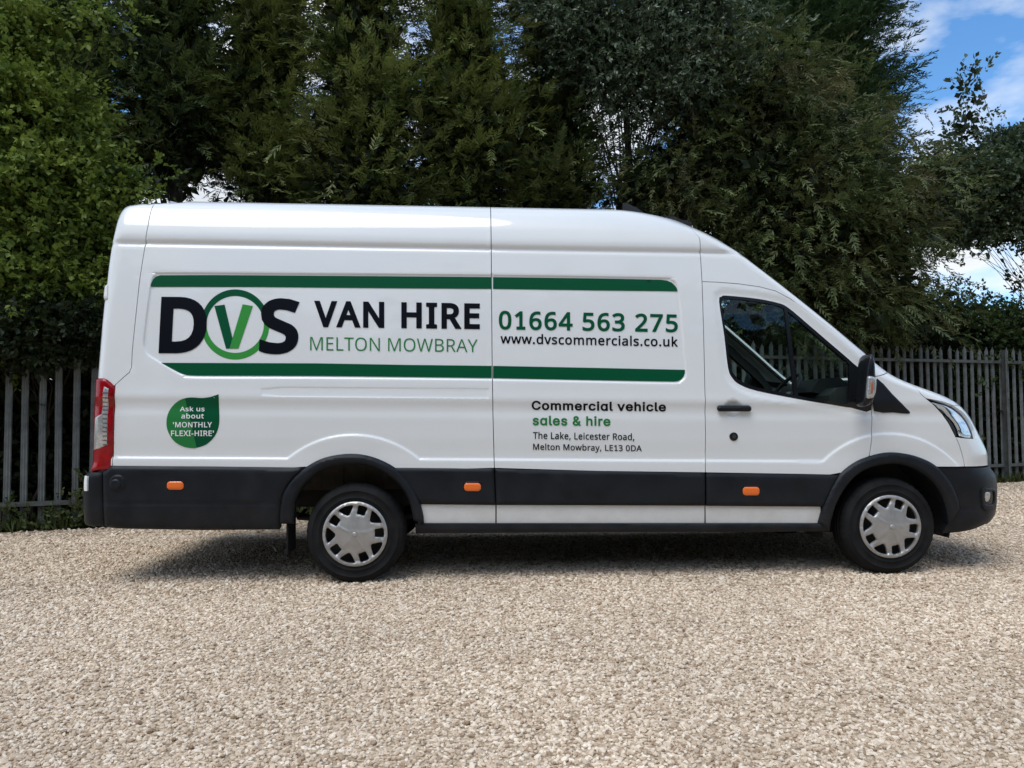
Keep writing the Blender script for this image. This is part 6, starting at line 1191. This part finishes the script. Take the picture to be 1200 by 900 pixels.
build_tree('broadleaf_tree', 'fresh green leafy tree hanging over the fence behind the van tail', 'tree', gbase(-30, 8.7), ttop(20, 20, 8.6),
    [blob(x, y, Y, r) for x, y, Y, r in ((10, 340, 8.3, 72), (75, 325, 8.5, 55), (105, 280, 8.7, 42), (0, 240, 8.3, 75), (65, 225, 8.5, 52), (120, 215, 8.8, 26), (160, 222, 8.8, 14), (185, 215, 8.8, 7), (0, 145, 8.4, 62), (60, 150, 8.6, 38), (-25, 60, 8.5, 50), (25, 100, 8.5, 32), (70, 14, 8.6, 16), (105, 22, 8.6, 16), (130, 30, 8.6, 9), (35, 35, 8.6, 18), (100, 365, 8.5, 30), (45, 372, 8.2, 30), (-10, 375, 8.0, 34)
      )],
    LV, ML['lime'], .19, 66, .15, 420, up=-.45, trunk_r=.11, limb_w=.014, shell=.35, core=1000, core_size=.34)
build_tree('silver_leaved_tree', 'silvery leaved tree with loose twigs high above the van roof', 'tree', gbase(735, 11.4), ttop(735, -40, 11.4),
    [blob(x, y, 11.0, r) for x, y, r in ((700, 35, 55), (760, 20, 70), (820, 45, 60), (740, 95, 50), (800, 100, 45), (670, -10, 50))],
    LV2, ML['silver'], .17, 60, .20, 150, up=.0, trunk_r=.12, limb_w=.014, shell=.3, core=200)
build_tree('yew_tree', 'broad brownish yew spreading behind the van cab', 'tree', gbase(905, 11.9), ttop(900, 60, 11.9),
    [blob(x, y, Y, r) for x, y, Y, r in ((765, 225, 11.2, 55), (830, 190, 11.4, 70), (830, 110, 11.6, 55), (900, 130, 11.6, 80), (970, 180, 11.7, 75), (900, 220, 11.2, 85), (985, 250, 11.4, 80), (930, 300, 11.2, 85), (1025, 310, 11.6, 58), (985, 352, 11.3, 58), (1045, 355, 11.8, 40), (870, 290, 11.5, 60), (1060, 240, 12.0, 45), (910, 365, 11.5, 60))],
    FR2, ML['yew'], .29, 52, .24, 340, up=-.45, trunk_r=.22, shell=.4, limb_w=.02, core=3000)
build_tree('cypress_tree', 'tall dark green cypress with a spiky edge against the open sky', 'tree', gbase(960, 14.2), ttop(950, -160, 14.2),
    [blob(x, y, 14.0, r) for x, y, r in ((940, -20, 70), (975, -15, 56), (955, 50, 78), (905, 60, 80), (975, 120, 56), (930, 150, 76), (990, 185, 40))],
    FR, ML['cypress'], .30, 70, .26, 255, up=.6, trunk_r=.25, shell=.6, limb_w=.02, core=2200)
build_tree('poplar_tree', 'grey-green leafy tree at the far right with a sprig sticking up', 'tree', gbase(1275, 13.2), ttop(1185, 170, 13.2),
    [blob(x, y, Y, r) for x, y, Y, r in ((1138, 215, 13.0, 34), (1190, 185, 13.2, 30), (1100, 222, 13.0, 26), (1185, 230, 13.0, 40), (1112, 258, 13.0, 28), (1230, 195, 13.2, 42), (1235, 265, 13.1, 30), (1131, 112, 13.0, 6), (1138, 132, 13.0, 7), (1122, 160, 13.0, 10), (1143, 88, 13.0, 4), (1090, 195, 13.0, 12), (1160, 265, 13, 20))],
    LV, ML['poplar'], .20, 44, .15, 280, up=.1, trunk_r=.12, limb_w=.007, shell=.25, core=350, core_size=.4)
build_tree('holly_bush', 'low dark bush behind the right end of the fence', 'bush', gbase(1180, 13.8), ttop(1180, 370, 13.8),
    [blob(x, y, 13.5, r) for x, y, r in ((1090, 390, 42), (1150, 402, 42), (1215, 395, 46), (1270, 385, 55), (1130, 440, 60), (1200, 440, 60))],
    LV, ML['holly'], .20, 60, .25, 180, up=.1, trunk_r=.08, shell=.4, limb_w=.015, core=700)
build_tree('shaded_overhang', 'leafy tree overhang on the left fence tops, shade put into its dark leaves', 'shaded_overhang', gbase(40, 8.15), ttop(60, 400, 8.1),
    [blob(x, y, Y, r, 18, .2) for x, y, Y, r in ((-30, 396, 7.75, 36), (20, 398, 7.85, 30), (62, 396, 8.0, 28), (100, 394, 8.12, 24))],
    LV, ML['dark'], .17, 60, .12, 60, up=-.3, trunk_r=.02, limb_w=.006, shell=.2)  # overhang of the leafy tree, its shade painted in with the dark leaf colour
# undergrowth behind the fence
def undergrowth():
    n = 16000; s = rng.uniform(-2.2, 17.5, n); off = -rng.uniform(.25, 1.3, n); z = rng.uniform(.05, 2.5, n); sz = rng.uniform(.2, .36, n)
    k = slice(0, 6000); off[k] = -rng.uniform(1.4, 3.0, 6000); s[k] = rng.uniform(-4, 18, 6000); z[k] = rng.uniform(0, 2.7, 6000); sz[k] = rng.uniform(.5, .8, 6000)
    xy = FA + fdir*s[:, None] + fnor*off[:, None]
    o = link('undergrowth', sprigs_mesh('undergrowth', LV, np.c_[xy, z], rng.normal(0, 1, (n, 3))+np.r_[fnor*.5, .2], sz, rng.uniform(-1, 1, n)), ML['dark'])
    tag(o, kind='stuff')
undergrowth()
def verge():
    # grass blades and weeds along the foot of the fence
    B = []
    for _ in range(4):
        V = []; F = []
        for i in range(5):
            a = rng.uniform(0, 6.28); d = np.array([1, .35*math.cos(a), .35*math.sin(a)]); d /= np.linalg.norm(d); s = np.cross(d, rng.normal(size=3)); s /= np.linalg.norm(s); k = len(V); w = .03
            V += [-s*w, s*w, d*.6+s*w*.8, d*.6-s*w*.8, d+np.array([-.1, 0, -.1])]; F += [(k, k+1, k+2), (k, k+2, k+3), (k+3, k+2, k+4)]
        B.append((np.array(V), np.array(F)))
    n = 5200; s = rng.uniform(-2, 17.5, n); off = np.abs(rng.normal(0, .13, n))-.12
    keep = rng.random(n) < .35 + .65*(np.sin(s*2.1)+np.sin(s*5.3+1))**2/3; s, off = s[keep], off[keep]; n = len(s)
    xy = FA + fdir*s[:, None] + fnor*off[:, None]
    d = np.c_[rng.normal(0, .45, (n, 2)), np.ones(n)]
    o = link('grass_verge', sprigs_mesh('grass_verge', B, np.c_[xy, np.zeros(n)], d, rng.uniform(.07, .24, n), rng.uniform(-1, 1, n)), ML['grass'])
    tag(o, kind='stuff')
verge()
def weed(s, off, h, label):
    p = fence_pt(s, off); n = int(70*h/.6)
    pos = np.c_[rng.normal(0, .10, (n, 2)), rng.uniform(.02, h, n)]
    root = bpy.data.objects.new('weed', None); COL.objects.link(root); root.location = (p[0], p[1], 0); tag(root, label, 'plant')
    link('foliage', sprigs_mesh('foliage', LV, pos, rng.normal(0, 1, (n, 3))+np.array([0, -.4, .5]), rng.uniform(.10, .20, n), rng.uniform(-1, 1, n)), ML['grass'], root)
    V, F = tube_arrays([(0, 0, 0), (.02, 0, h*.5), (.0, .03, h)], [.008, .006, .003], 5); link('stem', mesh_np('stem', V, F), M['bark'], root)
weed(.50, .08, .55, 'leafy green weed growing up the fence beside the van rear bumper')
weed(.15, .10, .22, 'small low weed at the foot of the left fence pales')
weed(-.35, .10, .26, 'tuft of green weed at the far left foot of the fence')

def unseen_treeline():
    # unseen trees behind the camera, added to darken reflections in the paint and glass
    n = 9000; x = rng.uniform(-70, 70, n); y = -21 + rng.normal(0, 1.8, n); h = 11.5 + 2.0*np.sin(x*.31) + 1.3*np.sin(x*.83+1)
    z = h*rng.random(n)**.8
    o = link('unseen_treeline', sprigs_mesh('unseen_treeline', LV, np.c_[x, y, z], rng.normal(0, 1, (n, 3)), rng.uniform(1.5, 2.6, n), rng.uniform(-1, 1, n)), ML['dark'])
    tag(o, kind='stuff')
unseen_treeline()
